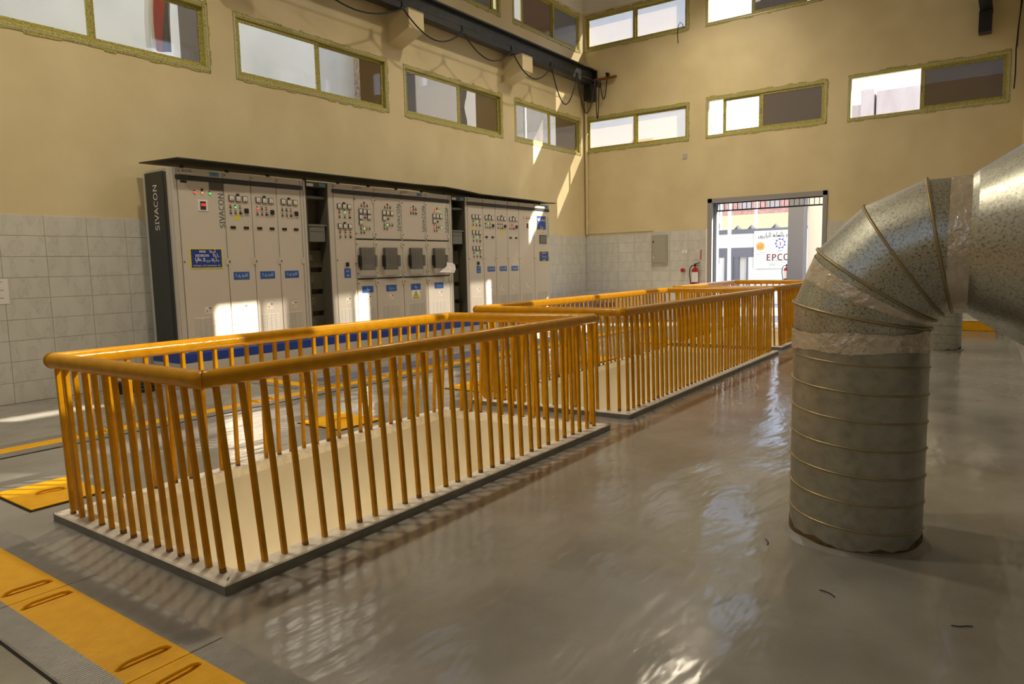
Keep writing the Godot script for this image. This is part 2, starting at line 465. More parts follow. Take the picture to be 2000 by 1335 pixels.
# panels: list of [width share, glass key or "" for open]
func window(xf, u0, v0, w, h, panels, label, sd, ragged = true):
	win_no += 1
	var o := Node3D.new()
	o.name = "window_%d" % win_no
	add_child(o, true)
	o.transform = xf * Transform3D(Basis.IDENTITY, Vector3(u0, v0, 0))
	tag(o, label, "window", "", "structure")
	var rng = RandomNumberGenerator.new()
	rng.seed = sd
	var f = 0.07
	var fr = MB.new()
	fr.bx(0, w, 0, f, -0.10, 0.006, 0.006); fr.bx(0, w, h - f, h, -0.10, 0.006, 0.006)
	fr.bx(0, f, f, h - f, -0.10, 0.006, 0.006); fr.bx(w - f, w, f, h - f, -0.10, 0.006, 0.006)
	part(o, "window_frame", fr, M.olive)
	var tr = MB.new()
	tr.bx(0.03, w - 0.03, 0.016, 0.026, 0.006, 0.012); tr.bx(0.03, w - 0.03, h - 0.028, h - 0.018, 0.006, 0.012)
	tr.bx(0.016, 0.034, 0.03, h - 0.03, 0.006, 0.012); tr.bx(w - 0.03, w - 0.018, 0.03, h - 0.03, 0.006, 0.012)
	part(o, "bead", tr, M.alu)
	if ragged:
		var tp = MB.new()
		for side in [0, 1, 2]:
			var L = w if side < 2 else h
			var k = 0.0
			while k < L:
				var e = minf(k + rng.randf_range(0.05, 0.22), L)
				var ex = rng.randf_range(0.0, 0.05) if rng.randf() > 0.3 else 0.012
				if side == 0: tp.bx(k, e, h - 0.02, h + ex, 0.004, 0.009)
				elif side == 1: tp.bx(k, e, -ex * 0.7, 0.02, 0.004, 0.009)
				else: tp.bx(w - 0.02, w + ex * 0.6, k, e, 0.004, 0.009)
				k = e
		part(o, "masking_tape", tp, M.olive2)
	var tot = 0.0
	for p in panels: tot += p[0]
	var x = f * 0.6
	var inner = w - f * 1.2
	var idx = 0
	for p in panels:
		var pw = inner * p[0] / tot
		if not (p[1] is String and p[1] == ""):
			var z = -0.035 if idx % 2 == 0 else -0.07
			var s = 0.08
			var a = x - (0.02 if idx > 0 else 0.0)
			var b = x + pw + (0.02 if idx < panels.size() - 1 else 0.0)
			var sm = MB.new()
			sm.bx(a, b, f * 0.6, f * 0.6 + s + 0.01, z - 0.015, z + 0.015, 0.004); sm.bx(a, b, h - f * 0.6 - s, h - f * 0.6, z - 0.015, z + 0.015, 0.004)
			sm.bx(a, a + s, f * 0.6 + s, h - f * 0.6 - s, z - 0.015, z + 0.015, 0.004); sm.bx(b - s, b, f * 0.6 + s, h - f * 0.6 - s, z - 0.015, z + 0.015, 0.004)
			var so = part(o, "sash", sm, M.olive2)
			var keys = p[1] if p[1] is Array else [[p[1], 1.0]]
			var ga = a + s
			for kk in keys:
				var g = MB.new()
				var gw = (b - a - 2 * s) * kk[1]
				g.bx(ga, ga + gw, f * 0.6 + s, h - f * 0.6 - s, z - 0.002, z + 0.002)
				part(so, "pane", g, M[kk[0]])
				ga += gw
			var lt = MB.new()
			lt.bx(a + 0.018, a + 0.036, h * 0.5 - 0.07, h * 0.5 + 0.07, z + 0.015, z + 0.022, 0.002)
			part(so, "latch", lt, M.dull)
		x += pw
		idx += 1
	return o

# ---------------------------------------------------------------- rails and floor openings
func lerp2(a, b, t): return Vector3(lerpf(a.x, b.x, t), 0, lerpf(a.z, b.z, t))

func opening(base, label, P, rngseed):       # P: outer corners near-right, far-right, far-left, near-left (y ignored)
	var o = thing("trim", label, "curb", Vector3.ZERO, 0.0, "", "structure")
	o.name = base
	var c = Vector3.ZERO
	for p in P: c += p
	c /= 4.0
	var h = 0.055
	var wd = 0.14
	var inn = []
	for p in P: inn.append(Vector3(p.x + (wd if p.x < c.x else -wd), 0, p.z + (wd if p.z < c.z else -wd)))
	var rng = RandomNumberGenerator.new()
	rng.seed = rngseed
	var top = MB.new()
	var face = MB.new()
	var n = 24
	for i in 4:
		var a = P[i]
		var b = P[(i + 1) % 4]
		var ia = inn[i]
		var ib = inn[(i + 1) % 4]
		var out = Vector3(b.z - a.z, 0, a.x - b.x).normalized()
		if out.dot((a + b) / 2 - c) < 0: out = -out
		var fa = MB.new()
		for k in n:
			var t0 = float(k) / n
			var t1 = float(k + 1) / n
			var q = [lerp2(a, b, t0), lerp2(a, b, t1), lerp2(ia, ib, t1), lerp2(ia, ib, t0)]
			var e = 0.008
			var T = [q[0] - out * e + Vector3.UP * h, q[1] - out * e + Vector3.UP * h, q[2] + Vector3.UP * h, q[3] + Vector3.UP * h]
			top.cvx(T.duplicate(), Vector3(c.x, -5, c.z))
			var m = (q[0] + q[1]) / 2 - out * 1.0
			face.cvx([q[0] - Vector3.UP * 0.01, q[1] - Vector3.UP * 0.01, q[1] + Vector3.UP * (h - e), q[0] + Vector3.UP * (h - e)], m)
			top.cvx([q[0] + Vector3.UP * (h - e), q[1] + Vector3.UP * (h - e), T[1], T[0]], m + Vector3.DOWN)
			top.cvx([q[2] + Vector3.UP * h, q[3] + Vector3.UP * h, q[3] - Vector3.UP * 0.02, q[2] - Vector3.UP * 0.02], q[2] + out)
		# pit side below the curb
		var depth = 2.6
		fa.cvx([ia - Vector3.UP * 0.02, ib - Vector3.UP * 0.02, ib - Vector3.UP * depth, ia - Vector3.UP * depth], (ia + ib) / 2 + out * 2)
		fa.cvx([ia + out * 0.1 - Vector3.UP * 0.02, ib + out * 0.1 - Vector3.UP * 0.02, ib + out * 0.1 - Vector3.UP * depth, ia + out * 0.1 - Vector3.UP * depth], (ia + ib) / 2 - out * 2)
		part(o, "pit_wall", fa, M.pit)
	part(o, "curb_top", top, M.curb_white, Vector3.ZERO, Vector3.ZERO, "white painted curb top")
	part(o, "curb_face", face, M.curb_grey, Vector3.ZERO, Vector3.ZERO, "grey painted outer curb face")
	var fl = MB.new()
	fl.box(Vector3(c.x, -2.65, c.z), Vector3(absf(P[0].x - P[2].x) + 0.2, 0.1, absf(P[0].z - P[2].z) + 0.4))
	part(o, "pit_floor", fl, M.pit)
	return o

func railing(label, B, T, yr, counts, sd):    # B: baluster foot corners, T: rail corners; same order as opening()
	var o = thing("guard_railing", label, "railing", Vector3(B[0].x, 0, B[0].z), 0.0, "ochre railings round the floor openings")
	var at = o.position
	var rng = RandomNumberGenerator.new()
	rng.seed = sd
	var path = []
	for i in 4:                                # rounded mitre corners
		var p = T[i]
		var a = (T[(i + 3) % 4] - p).normalized()
		var b = (T[(i + 1) % 4] - p).normalized()
		for k in 4:
			var t = k / 3.0
			var s = 0.035
			path.append(p + a * s * (1 - t) * (1 - t) + b * s * t * t + Vector3.UP * yr - at)
	var hr = MB.new()
	hr.tube(path, 0.048, 20, true)
	part(o, "handrail", hr, M.rail)
	for i in 4:                                # weld collars at the mitres
		var w = MB.new()
		var d = ((T[(i + 1) % 4] - T[i]).normalized() - (T[(i + 3) % 4] - T[i]).normalized()).normalized()
		w.tube([T[i] + Vector3.UP * yr - at - d * 0.004, T[i] + Vector3.UP * yr - at + d * 0.004], 0.051, 16)
		part(o, "weld_bead", w, M.rail)
	for i in 4:
		var n = counts[i]
		for k in n:
			var t = (k + 0.5) / n + (rng.randf() - 0.5) * 0.12 / n
			var p = lerp2(B[i], B[(i + 1) % 4], t)
			var q = lerp2(T[i], T[(i + 1) % 4], t)
			var lo = p + Vector3.UP * 0.05 - at
			var hi = q + Vector3.UP * (yr - 0.035) - at
			var d = hi - lo
			var y = d.normalized()
			var z = Vector3.RIGHT.cross(y).normalized()
			var Bs = Basis(y.cross(z).normalized(), y, z)
			if not G.has("bal"):
				var mb = MB.new()
				mb.box(Vector3(0, 0.5, 0), Vector3(0.028, 1.0, 0.028), 0.003)
				G.bal = mb.done()
				var fm = MB.new()
				fm.box(Vector3(0, 0.014, 0), Vector3(0.0295, 0.03, 0.0295), 0.004)
				G.foot = fm.done()
			var b = part(o, "baluster", G.bal, M.rail, lo)
			b.basis = Bs.rotated(y, (rng.randf() - 0.5) * 0.25).scaled_local(Vector3(1, d.length(), 1))
			if rng.randf() < 0.6:
				var f = part(b, "chipped_foot", G.foot, M.foot)
				f.scale = Vector3(1, 1.0 / d.length() * rng.randf_range(0.6, 1.2), 1)
	return o

# ---------------------------------------------------------------- switchgear
func bxm(key, x0, x1, y0, y1, z0, z1, b = 0.0):
	if not G.has(key):
		var mb = MB.new()
		mb.bx(x0, x1, y0, y1, z0, z1, b)
		G[key] = mb.done()
	return G[key]

func meter_mesh():
	if G.has("meter"): return G.meter
	var a = MB.new()
	a.box(Vector3(0, 0, 0.008), Vector3(0.082, 0.084, 0.016), 0.003)
	var f = MB.new()
	f.box(Vector3(0, 0, 0.0165), Vector3(0.066, 0.068, 0.003), 0.001)
	var n = MB.new()
	for k in 7:
		var w = PI * 0.5 + PI * 0.5 * k / 6.0
		n.stroke(Vector2(0.026 + cos(w) * 0.044, -0.024 + sin(w) * 0.044), Vector2(0.026 + cos(w) * 0.05, -0.024 + sin(w) * 0.05), 0.002, 0.0182)
	n.stroke(Vector2(0.024, -0.022), Vector2(-0.012, -0.006), 0.003, 0.0182)
	n.stroke(Vector2(-0.008, -0.022), Vector2(0.004, -0.022), 0.004, 0.0182)
	G.meter = multi([[a, M.black], [f, M.face], [n, M.black]])
	return G.meter

func lamp_mesh(key):
	var id = "il_" + key
	if G.has(id): return G[id]
	var xf = Transform3D(Basis(Vector3.RIGHT, PI / 2), Vector3.ZERO)
	var a = MB.new()
	a.lathe([Vector2(0.001, 0), Vector2(0.017, 0), Vector2(0.017, 0.006), Vector2(0.012, 0.008)], 12, xf)
	var b = MB.new()
	b.lathe([Vector2(0.0135, 0.006), Vector2(0.0135, 0.014), Vector2(0.009, 0.019), Vector2(0.0005, 0.02)], 12, xf)
	G[id] = multi([[a, M.dull], [b, M[key]]])
	return G[id]

func knob_mesh():
	if G.has("knob"): return G.knob
	var xf = Transform3D(Basis(Vector3.RIGHT, PI / 2), Vector3.ZERO)
	var a = MB.new()
	a.lathe([Vector2(0.001, 0), Vector2(0.017, 0), Vector2(0.015, 0.012), Vector2(0.0005, 0.012)], 12, xf)
	a.box(Vector3(0.008, 0, 0.016), Vector3(0.036, 0.011, 0.014), 0.002)
	G.knob = a.done()
	return G.knob

func add_meters(d, pts):
	for p in pts: part(d, "meter", meter_mesh(), null, Vector3(p[0], p[1], 0.0))

func add_lamps(d, pts):                       # [x, y, material key or "knob"]
	for p in pts:
		if p[2] == "knob": part(d, "selector_knob", knob_mesh(), M.black, Vector3(p[0], p[1], 0.0))
		else: part(d, "indicator_lamp", lamp_mesh(p[2]), null, Vector3(p[0], p[1], 0.0))
		part(d, "engraved_tag", bxm("etag", -0.015, 0.015, 0.024, 0.034, 0, 0.002), M.black, Vector3(p[0], p[1], 0.0))

func plate(d, x0, x1, y0, y1, words, big = false):
	var a = MB.new()
	a.bx(x0, x1, y0, y1, 0, 0.004, 0.001)
	var l = MB.new()
	var cx = (x0 + x1) / 2
	var H = (y1 - y0)
	var n = words.size()
	for i in n:
		var size = minf((x1 - x0) * 0.74 / script_width(words[i]), H * 0.42 / n)
		script(l, words[i], cx, y1 - H * (i + 0.62) / n, size, size * 0.15, 0.004)
	part(d, "name_plate", multi([[a, M.blue_dark if big else M.blue_sign], [l, M.glyph]]), null, Vector3.ZERO, Vector3.ZERO, "blue plate with white lettering")

func warn(d, x, y):
	if not G.has("warn"):
		var a = MB.new()
		a.bx(0, 0.105, 0, 0.09, 0, 0.001)
		var b = MB.new()
		b.tri(Vector3(0.008, 0.012, 0.0015), Vector3(0.05, 0.012, 0.0015), Vector3(0.029, 0.06, 0.0015))
		var c = MB.new()
		c.bx(0.058, 0.1, 0.062, 0.08, 0.001, 0.0016)
		var e = MB.new()
		for k in 3: e.bx(0.058, 0.098, 0.046 - k * 0.014, 0.05 - k * 0.014, 0.001, 0.0015)
		e.stroke(Vector2(0.029, 0.022), Vector2(0.029, 0.042), 0.005, 0.0016)
		G.warn = multi([[a, M.face], [b, M.gold], [c, M.ink_red], [e, M.dull]])
	part(d, "warning_sticker", G.warn, null, Vector3(x, y, 0))

func vents(d, x0, x1, y0, y1, cols):
	var mb = MB.new()
	var cw = (x1 - x0) / cols
	var rows = int((y1 - y0) / 0.019)
	for i in cols:
		for j in rows:
			var y = y0 + j * 0.019
			var a = x0 + i * cw + cw * 0.08
			var b = x0 + (i + 1) * cw - cw * 0.08
			# a pressed louvre: slopes out from the top and stops at an open lower lip
			mb.quad(Vector3(a, y, 0.006), Vector3(b, y, 0.006), Vector3(b, y + 0.011, 0.0), Vector3(a, y + 0.011, 0.0))
			mb.quad(Vector3(a, y, 0.0), Vector3(b, y, 0.0), Vector3(b, y, 0.006), Vector3(a, y, 0.006))
			mb.tri(Vector3(a, y, 0.0), Vector3(a, y, 0.006), Vector3(a, y + 0.011, 0))
			mb.tri(Vector3(b, y, 0.006), Vector3(b, y, 0.0), Vector3(b, y + 0.011, 0))
	var o = part(d, "vent_louvres", mb, M.cab_frame)
	o.set_meta("kind", "stuff")

const CX := -9.2
const CY := 0.48
func cell(label, zl, w):
	return thing("switchgear_cabinet", label, "cabinet", Vector3(CX, CY, zl), PI / 2, "switchgear cabinets in one row")

func yy(y): return y - CY

func shell(o, w, frame_l = 0.0, frame_r = 0.0):
	var b = MB.new()
	b.bx(-frame_l, w + frame_r, 0.0, yy(2.98), -0.65, -0.022)
	part(o, "body", b, M.cab_frame)
	if frame_l > 0.03:
		var f = MB.new()
		f.bx(-frame_l, -0.006, 0.0, yy(2.985), -0.022, 0.0, 0.004)
		part(o, "corner_post", f, M.cab_frame)
	if frame_r > 0.03:
		var f = MB.new()
		f.bx(w + 0.006, w + frame_r * 0.5, 0.0, yy(2.985), -0.022, 0.0, 0.004)
		f.bx(w + frame_r * 0.56, w + frame_r, 0.0, yy(2.985), -0.022, 0.004, 0.004)
		part(o, "corner_post", f, M.cab_frame)
	var s = MB.new()
	s.bx(0.004, w - 0.004, yy(2.897), yy(2.985), -0.02, 0.0, 0.003)
	part(o, "header", s, M.cab)
	var st = MB.new()
	st.bx(-frame_l * 0.3, w + frame_r * 0.4, yy(2.833), yy(2.891), -0.02, 0.012, 0.006)
	part(o, "grip_strip", st, M.charcoal, Vector3.ZERO, Vector3.ZERO, "dark grey strip across the cabinet head")
	var sc = MB.new()
	sc.lathe([Vector2(0.001, 0), Vector2(0.011, 0), Vector2(0.009, 0.006), Vector2(0.0005, 0.006)], 10, Transform3D(Basis(Vector3.RIGHT, PI / 2), Vector3(0.03, yy(2.942), 0)))
	part(o, "header_screw", sc, M.dull)

func door(o, w, y0, y1, lock_y = -1.0, two = false):
	var d = MB.new()
	d.bx(0.006, w - 0.006, yy(y0), yy(y1), -0.02, 0.0, 0.004)
	var p = part(o, "door", d, M.cab)
	var locks = [lock_y] if not two else [y0 + 0.08, y1 - 0.07]
	for ly in locks:
		if ly < 0: continue
		var l = MB.new()
		l.lathe([Vector2(0.001, 0), Vector2(0.014, 0), Vector2(0.011, 0.008), Vector2(0.0005, 0.008)], 10, Transform3D(Basis(Vector3.RIGHT, PI / 2), Vector3(0.026, yy(ly), 0)))
		part(p, "lock", l, M.dull)
		var hg = MB.new()
		hg.bx(w - 0.037, w - 0.001, yy(ly - 0.045), yy(ly + 0.045), 0.0, 0.014, 0.003)
		part(p, "hinge", hg, M.cab)
	return p

func sivacon(d, x, y0, y1, m):                 # upright lettering read from below
	text(d, "lettering", "SIVACON", 0.078, m, Vector3(x, yy((y0 + y1) / 2), 0.002), Vector3(0, 0, PI / 2), false, 0.002, false, 1.12)

func maker_tag(o, x, y, w = 0.125):
	var a = MB.new()
	a.bx(x, x + w, yy(y), yy(y + 0.03), 0, 0.003)
	var b = MB.new()
	b.bx(x, x + w, yy(y - 0.016), yy(y - 0.002), 0, 0.003)
	part(o, "maker_tag", multi([[a, M.teal], [b, M.face]]), null, Vector3.ZERO, Vector3.ZERO, "small tag with teal field")
	text(o, "tag_lettering", "SIEMENS", 0.017, M.glyph, Vector3(x + w / 2, yy(y + 0.0155), 0.0035), Vector3.ZERO, true, 0.001)

func cyan_tag(o, x0, x1, y0 = 2.912, y1 = 2.966):
	var a = MB.new()
	a.bx(x0, x1, yy(y0), yy(y1), 0, 0.003)
	var b = MB.new()
	b.stroke(Vector2(x0 + 0.02, yy(2.945)), Vector2(x1 - 0.02, yy(2.945)), 0.006, 0.003)
	b.stroke(Vector2(x0 + 0.05, yy(2.928)), Vector2(x1 - 0.05, yy(2.928)), 0.005, 0.003)
	part(o, "blue_tag", multi([[a, M.cyan_tag], [b, M.teal]]))

func pump_group(d, y, lit):                    # three meters, six lamps and switches; y of the meters
	add_meters(d, [[0.11, yy(y), 0], [0.219, yy(y - 0.004), 0], [0.329, yy(y - 0.002), 0]])
	part(d, "meter_hood", bxm("hood", -0.02, 0.02, 0.044, 0.066, 0, 0.02), M.black, Vector3(0.214, yy(y), 0))
	var y1 = y - 0.128 if lit[3] == 0 else y - 0.1
	var xs = [0.088, 0.166, 0.243] if lit[3] == 0 else [0.11, 0.222, 0.33]
	add_lamps(d, [[xs[0], yy(y1), lit[0]], [xs[1], yy(y1), lit[1]], [xs[2], yy(y1), lit[2]], [xs[0], yy(y1 - 0.081), "lamp_g"], [xs[1], yy(y1 - 0.081), "lamp_r"], [xs[2], yy(y1 - 0.081), "knob"]])

func slots(d, ys):
	for x in [0.11, 0.325]: part(d, "slot_handle", bxm("slot", -0.042, 0.042, -0.018, 0.018, 0, 0.012, 0.004), M.black, Vector3(x, yy(ys), 0))

func breaker(d, w, x0, x1, y0, y1):
	var a = MB.new()
	a.bx(x0, x1, yy(y0), yy(y1), 0, 0.05, 0.006)
	part(d, "breaker_body", a, M.breaker)
	var b = MB.new()
	for k in 4: b.bx(x0 + 0.05 + k * 0.06, x0 + 0.07 + k * 0.06, yy(y0 + 0.1), yy(y1 - 0.05), 0.05, 0.056, 0.002)
	b.bx(x0 + 0.1, x1 - 0.1, yy(y0 + 0.19), yy(y0 + 0.21), 0.05, 0.062, 0.002)
	part(d, "breaker_ribs", b, M.dark_in)
	var g = MB.new()
	g.bx(x0 - 0.037, x0 + 0.012, yy(y0 + 0.05), yy(y1 - 0.13), 0.0, 0.075, 0.012)
	part(d, "side_grip", g, M.black)
	var g2 = MB.new()
	g2.bx(x1 - 0.01, minf(x1 + 0.06, w - 0.012), yy(y0 + 0.05), yy(y1 - 0.13), 0.0, 0.07, 0.012)
	part(d, "side_grip", g2, M.breaker)
	var l = MB.new()
	l.bx(x0 + 0.01, x1 + 0.012, yy(y0 - 0.1), yy(y0 - 0.004), 0.0, 0.045, 0.004)
	l.bx(x0 + 0.004, x0 + 0.014, yy(y0 - 0.1), yy(y0), 0.0, 0.05); l.bx(x1 + 0.004, x1 + 0.014, yy(y0 - 0.1), yy(y0), 0.0, 0.05)
	part(d, "breaker_sill", l, M.cab_frame)
	var c = MB.new()
	c.bx(x0 - 0.02, minf(x1 + 0.13, w - 0.01), yy(y0 - 0.11), yy(y1 + 0.01), 0.085, 0.087)
	part(d, "clear_cover", c, M.clear)

func switchgear():
	# ---- first block
	var o = cell("wide main switchgear cabinet at the left end with dark side panel", -5.21, 0.68)
	shell(o, 0.68, 0.085)
	maker_tag(o, 0.082, 2.936); cyan_tag(o, 0.479, 0.618)
	var d = door(o, 0.68, 0.5, 2.828, 1.73)
	var mp = MB.new()
	mp.bx(0.46, 0.672, yy(2.72), yy(2.828), 0, 0.008)
	part(d, "dark_plate", mp, M.dark_in)
	part(d, "black_label", bxm("bl", 0.045, 0.135, yy(2.79), yy(2.822), 0, 0.003), M.black)
	add_lamps(d, [[0.236, yy(2.67), "on_r"], [0.347, yy(2.672), "on_o"], [0.46, yy(2.669), "on_g"]])
	part(d, "black_label", bxm("bl2", 0.333, 0.367, yy(2.7), yy(2.732), 0, 0.004), M.black)
	var pm = MB.new()
	pm.bx(0.273, 0.423, yy(2.424), yy(2.578), 0, 0.006, 0.002)
	var ps = MB.new()
	ps.bx(0.307, 0.389, yy(2.446), yy(2.556), 0.006, 0.012, 0.002)
	var pd = MB.new()
	for k in 3:
		var x = 0.322 + k * 0.022
		pd.poly([Vector2(x, yy(2.497)), Vector2(x + 0.012, yy(2.497)), Vector2(x + 0.012, yy(2.525)), Vector2(x, yy(2.525)), Vector2(x, yy(2.497))], 0.004, 0.0122)
	part(d, "display_panel", multi([[pm, M.face], [ps, M.charcoal], [pd, M.on_r]]), null, Vector3.ZERO, Vector3.ZERO, "cream framed display with red digits")
	sivacon(d, 0.628, 2.2, 2.69, M.teal)
	var s1 = MB.new()
	s1.bx(0.103, 0.6, yy(1.632), yy(1.915), 0, 0.004, 0.001)
	var s2 = MB.new()
	s2.bx(0.124, 0.579, yy(1.65), yy(1.9), 0.004, 0.006)
	var s3 = MB.new()
	script(s3, "lwHp", 0.44, yy(1.853), 0.05, 0.008, 0.006)
	script(s3, "markp", 0.49, yy(1.797), 0.045, 0.008, 0.006)
	script(s3, "mkwnp mN 14 Xlaya", 0.352, yy(1.735), 0.052, 0.008, 0.006)
	var bs = part(d, "name_board", multi([[s1, M.yel_sign], [s2, M.blue_dark], [s3, M.glyph]]), null, Vector3.ZERO, Vector3.ZERO, "blue board with yellow border and lettering")
	text(d, "board_lettering", "MDB", 0.03, M.glyph, Vector3(0.29, yy(1.868), 0.0065), Vector3.ZERO, true, 0.001, true)
	text(d, "board_lettering", "SIEMENS", 0.032, M.glyph, Vector3(0.285, yy(1.813), 0.0065), Vector3.ZERO, true, 0.001, true)
	text(d, "board_lettering", "Soft Starter - ATS - Power Factor - PLC", 0.02, M.face, Vector3(0.351, yy(1.675), 0.0065), Vector3.ZERO, false, 0.001, true, 0.82)
	warn(d, 0.275, yy(1.01)); vents(d, 0.11, 0.425, yy(0.62), yy(0.965), 4)
	# dark side panel that closes the row
	var sp = MB.new()
	sp.bx(-0.125, -0.088, 0.0, yy(2.945), -0.60, -0.14, 0.01)
	sp.bx(-0.112, -0.088, 0.0, yy(2.93), -0.14, -0.06, 0.004)
	part(o, "side_panel", sp, M.charcoal, Vector3.ZERO, Vector3.ZERO, "dark grey side panel")
	var sf = MB.new()
	sf.bx(-0.115, -0.088, 0.0, yy(2.955), -0.67, -0.605, 0.003); sf.bx(-0.115, -0.088, 0.0, yy(2.975), -0.055, 0.0, 0.003)
	for k in 6:
		for z in [-0.64, -0.028]: sf.box(Vector3(-0.117, 0.2 + k * 0.44, z), Vector3(0.006, 0.016, 0.016), 0.002)
	part(o, "side_strip", sf, M.alu)
	text(o, "side_lettering", "SIVACON", 0.1, M.glyph, Vector3(-0.128, yy(2.47), -0.34), Vector3(0, -PI / 2, PI / 2), false, 0.002, false, 1.1).rotation = Vector3.ZERO
	var sl = o.get_node("side_lettering")
	sl.basis = Basis(Vector3(0, 1, 0), Vector3(0, 0, -1), Vector3(-1, 0, 0)).scaled_local(Vector3(1.1, 1, 1))
	var lits = [["lamp_r", "on_g", "lamp_o", 0], ["on_r", "lamp_g", "lamp_o", 0], ["lamp_r", "lamp_g", "lamp_o", 0]]
	var names = ["narrow pump cabinet with yellow sticker below its switches, right of the wide main cabinet", "narrow pump cabinet with a lit red lamp, middle of the first three narrow ones", "narrow pump cabinet with no lit lamp, last before the first open cabinet"]
	for i in 3:
		o = cell(names[i], -5.89 - 0.44 * i, 0.44)
		shell(o, 0.44, 0.0, 0.1 if i == 2 else 0.0)
		d = door(o, 0.44, 0.5, 2.828, 1.73)
		pump_group(d, 2.629, lits[i])
		part(d, "rotary_switch", bxm("rot", -0.032, 0.032, -0.034, 0.034, 0, 0.025, 0.006), M.black, Vector3(0.342, yy(2.459), 0))
		slots(d, 2.215)
		if i == 0: part(d, "yellow_sticker", bxm("ys", 0.154, 0.234, yy(2.33), yy(2.388), 0, 0.002), M.yel_sign)
		plate(d, 0.073, 0.33, yy(1.466), yy(1.577), ["Tlmbp rqm %d" % (i + 1)])
		warn(d, 0.165, yy(1.008)); vents(d, 0.063, 0.375, yy(0.62), yy(0.96), 4)
	# ---- open bays
	for i in 2:
		var z0 = [-7.32, -10.86][i]
		var w = [0.43, 0.42][i]
		o = cell(["open switchgear bay without a door, between the first and second cabinet groups", "open switchgear bay without a door, between the second and third cabinet groups"][i], z0, w)
		var b = MB.new()
		b.bx(0, w, 0, yy(2.98), -0.65, -0.3); b.bx(0, 0.012, 0, yy(2.98), -0.3, -0.002); b.bx(w - 0.012, w, 0, yy(2.98), -0.3, -0.002); b.bx(0, w, 0, 0.05, -0.3, -0.002)
		part(o, "body", b, M.dark_in)
		var hd = MB.new()
		hd.bx(0, w, yy(2.9), yy(2.98), -0.3, -0.002)
		part(o, "header", hd, M.dark_in)
		part(o, "white_tag", bxm("wt", 0.02, 0.15, yy(2.905), yy(2.95), -0.002, 0.002), M.face)
		part(o, "blue_tag", bxm("bt", 0.27, 0.4, yy(2.91), yy(2.965), -0.002, 0.002), M.cyan_tag)
		var sh = MB.new()
		sh.bx(0.014, w - 0.014, yy(2.72), yy(2.76), -0.298, -0.06); sh.bx(0.014, w - 0.014, yy(2.28), yy(2.31), -0.298, -0.03)
		part(o, "shelf", sh, M.dull)
		var bxn = MB.new()
		bxn.bx(0.06, w - 0.05, yy(2.03), yy(2.28), -0.3, -0.04, 0.006)
		bxn.bx(0.09, w - 0.09, yy(2.2), yy(2.22), -0.04, -0.034)
		part(o, "module_box", bxn, M.dull)
		for k in 4:
			var dv = MB.new()
			dv.bx(0.016, w - 0.016, yy(1.9 - k * 0.36), yy(1.62 - k * 0.36), -0.3, -0.2, 0.006)
			dv.bx(0.1, 0.19, yy(1.72 - k * 0.36), yy(1.84 - k * 0.36), -0.2, -0.15, 0.008)
			part(o, "breaker_module", dv, M.dark_in)
	# ---- second block
	o = cell("tall cabinet with two rows of meters, first of the middle group", -7.87, 0.44)
	shell(o, 0.44, 0.11)
	d = door(o, 0.44, 0.5, 2.828, 1.73)
	pump_group(d, 2.624, ["lamp_r", "on_g", "lamp_o", 1]); pump_group(d, 2.298, ["lamp_r", "lamp_g", "lamp_o", 1])
	part(d, "rotary_switch", bxm("rot", 0, 0, 0, 0, 0, 0), M.black, Vector3(0.232, yy(1.66), 0))
	plate(d, 0.16, 0.302, yy(1.436), yy(1.59), ["twzyd", "lwHp"]); warn(d, 0.175, yy(1.008)); vents(d, 0.063, 0.375, yy(0.62), yy(0.94), 4)
	var L = [["breaker cabinet with six white meters, right of the two-row meter cabinet", -8.31, 0.45, "mwld"], ["breaker cabinet with four white meters and a lit green lamp, left of the lightning sign", -8.76, 0.68, "msdr 1"], ["breaker cabinet with no meters and a lightning warning sign", -9.44, 0.66, "rbT"], ["breaker cabinet with a crumpled paper on its breaker, last of the middle group", -10.1, 0.65, "msdr 2"]]
	for i in 4:
		o = cell(L[i][0], L[i][1], L[i][2])
		var w = L[i][2]
		shell(o, w, 0.0, 0.1 if i == 3 else 0.0)
		if i == 0 or i == 2: maker_tag(o, 0.06, 2.94, 0.11)
		if i == 2: cyan_tag(o, 0.43, 0.56)
		var t = door(o, w, 2.1, 2.828, 0, true)
		var m = door(o, w, 1.42, 2.07, 0, true)
		var b = door(o, w, 0.5, 1.39, 1.33)
		var gp = MB.new()
		gp.bx(0.05, w - 0.02, yy(2.072), yy(2.096), -0.022, -0.004)
		part(o, "grip_strip", gp, M.charcoal)
		gp = MB.new()
		gp.bx(0.04, w - 0.02, yy(1.392), yy(1.416), -0.022, -0.004)
		part(o, "grip_strip", gp, M.charcoal)
		var x = [0.0, 0.104, 0.088, 0.094][i]
		var tops = [["lamp_r", "lamp_o", "lamp_g"], ["lamp_r", "lamp_o", "lamp_g"], ["on_r", "lamp_g", "lamp_r"], ["on_r", "on_o", "on_g"]][i]
		add_lamps(t, [[0.165 + x, yy(2.655), tops[0]], [0.231 + x, yy(2.655), tops[1]], [0.297 + x, yy(2.655), tops[2]]])
		part(t, "black_label", bxm("bl3", -0.017, 0.017, 0.042, 0.07, 0, 0.004), M.black, Vector3(0.23 + x, yy(2.655), 0))
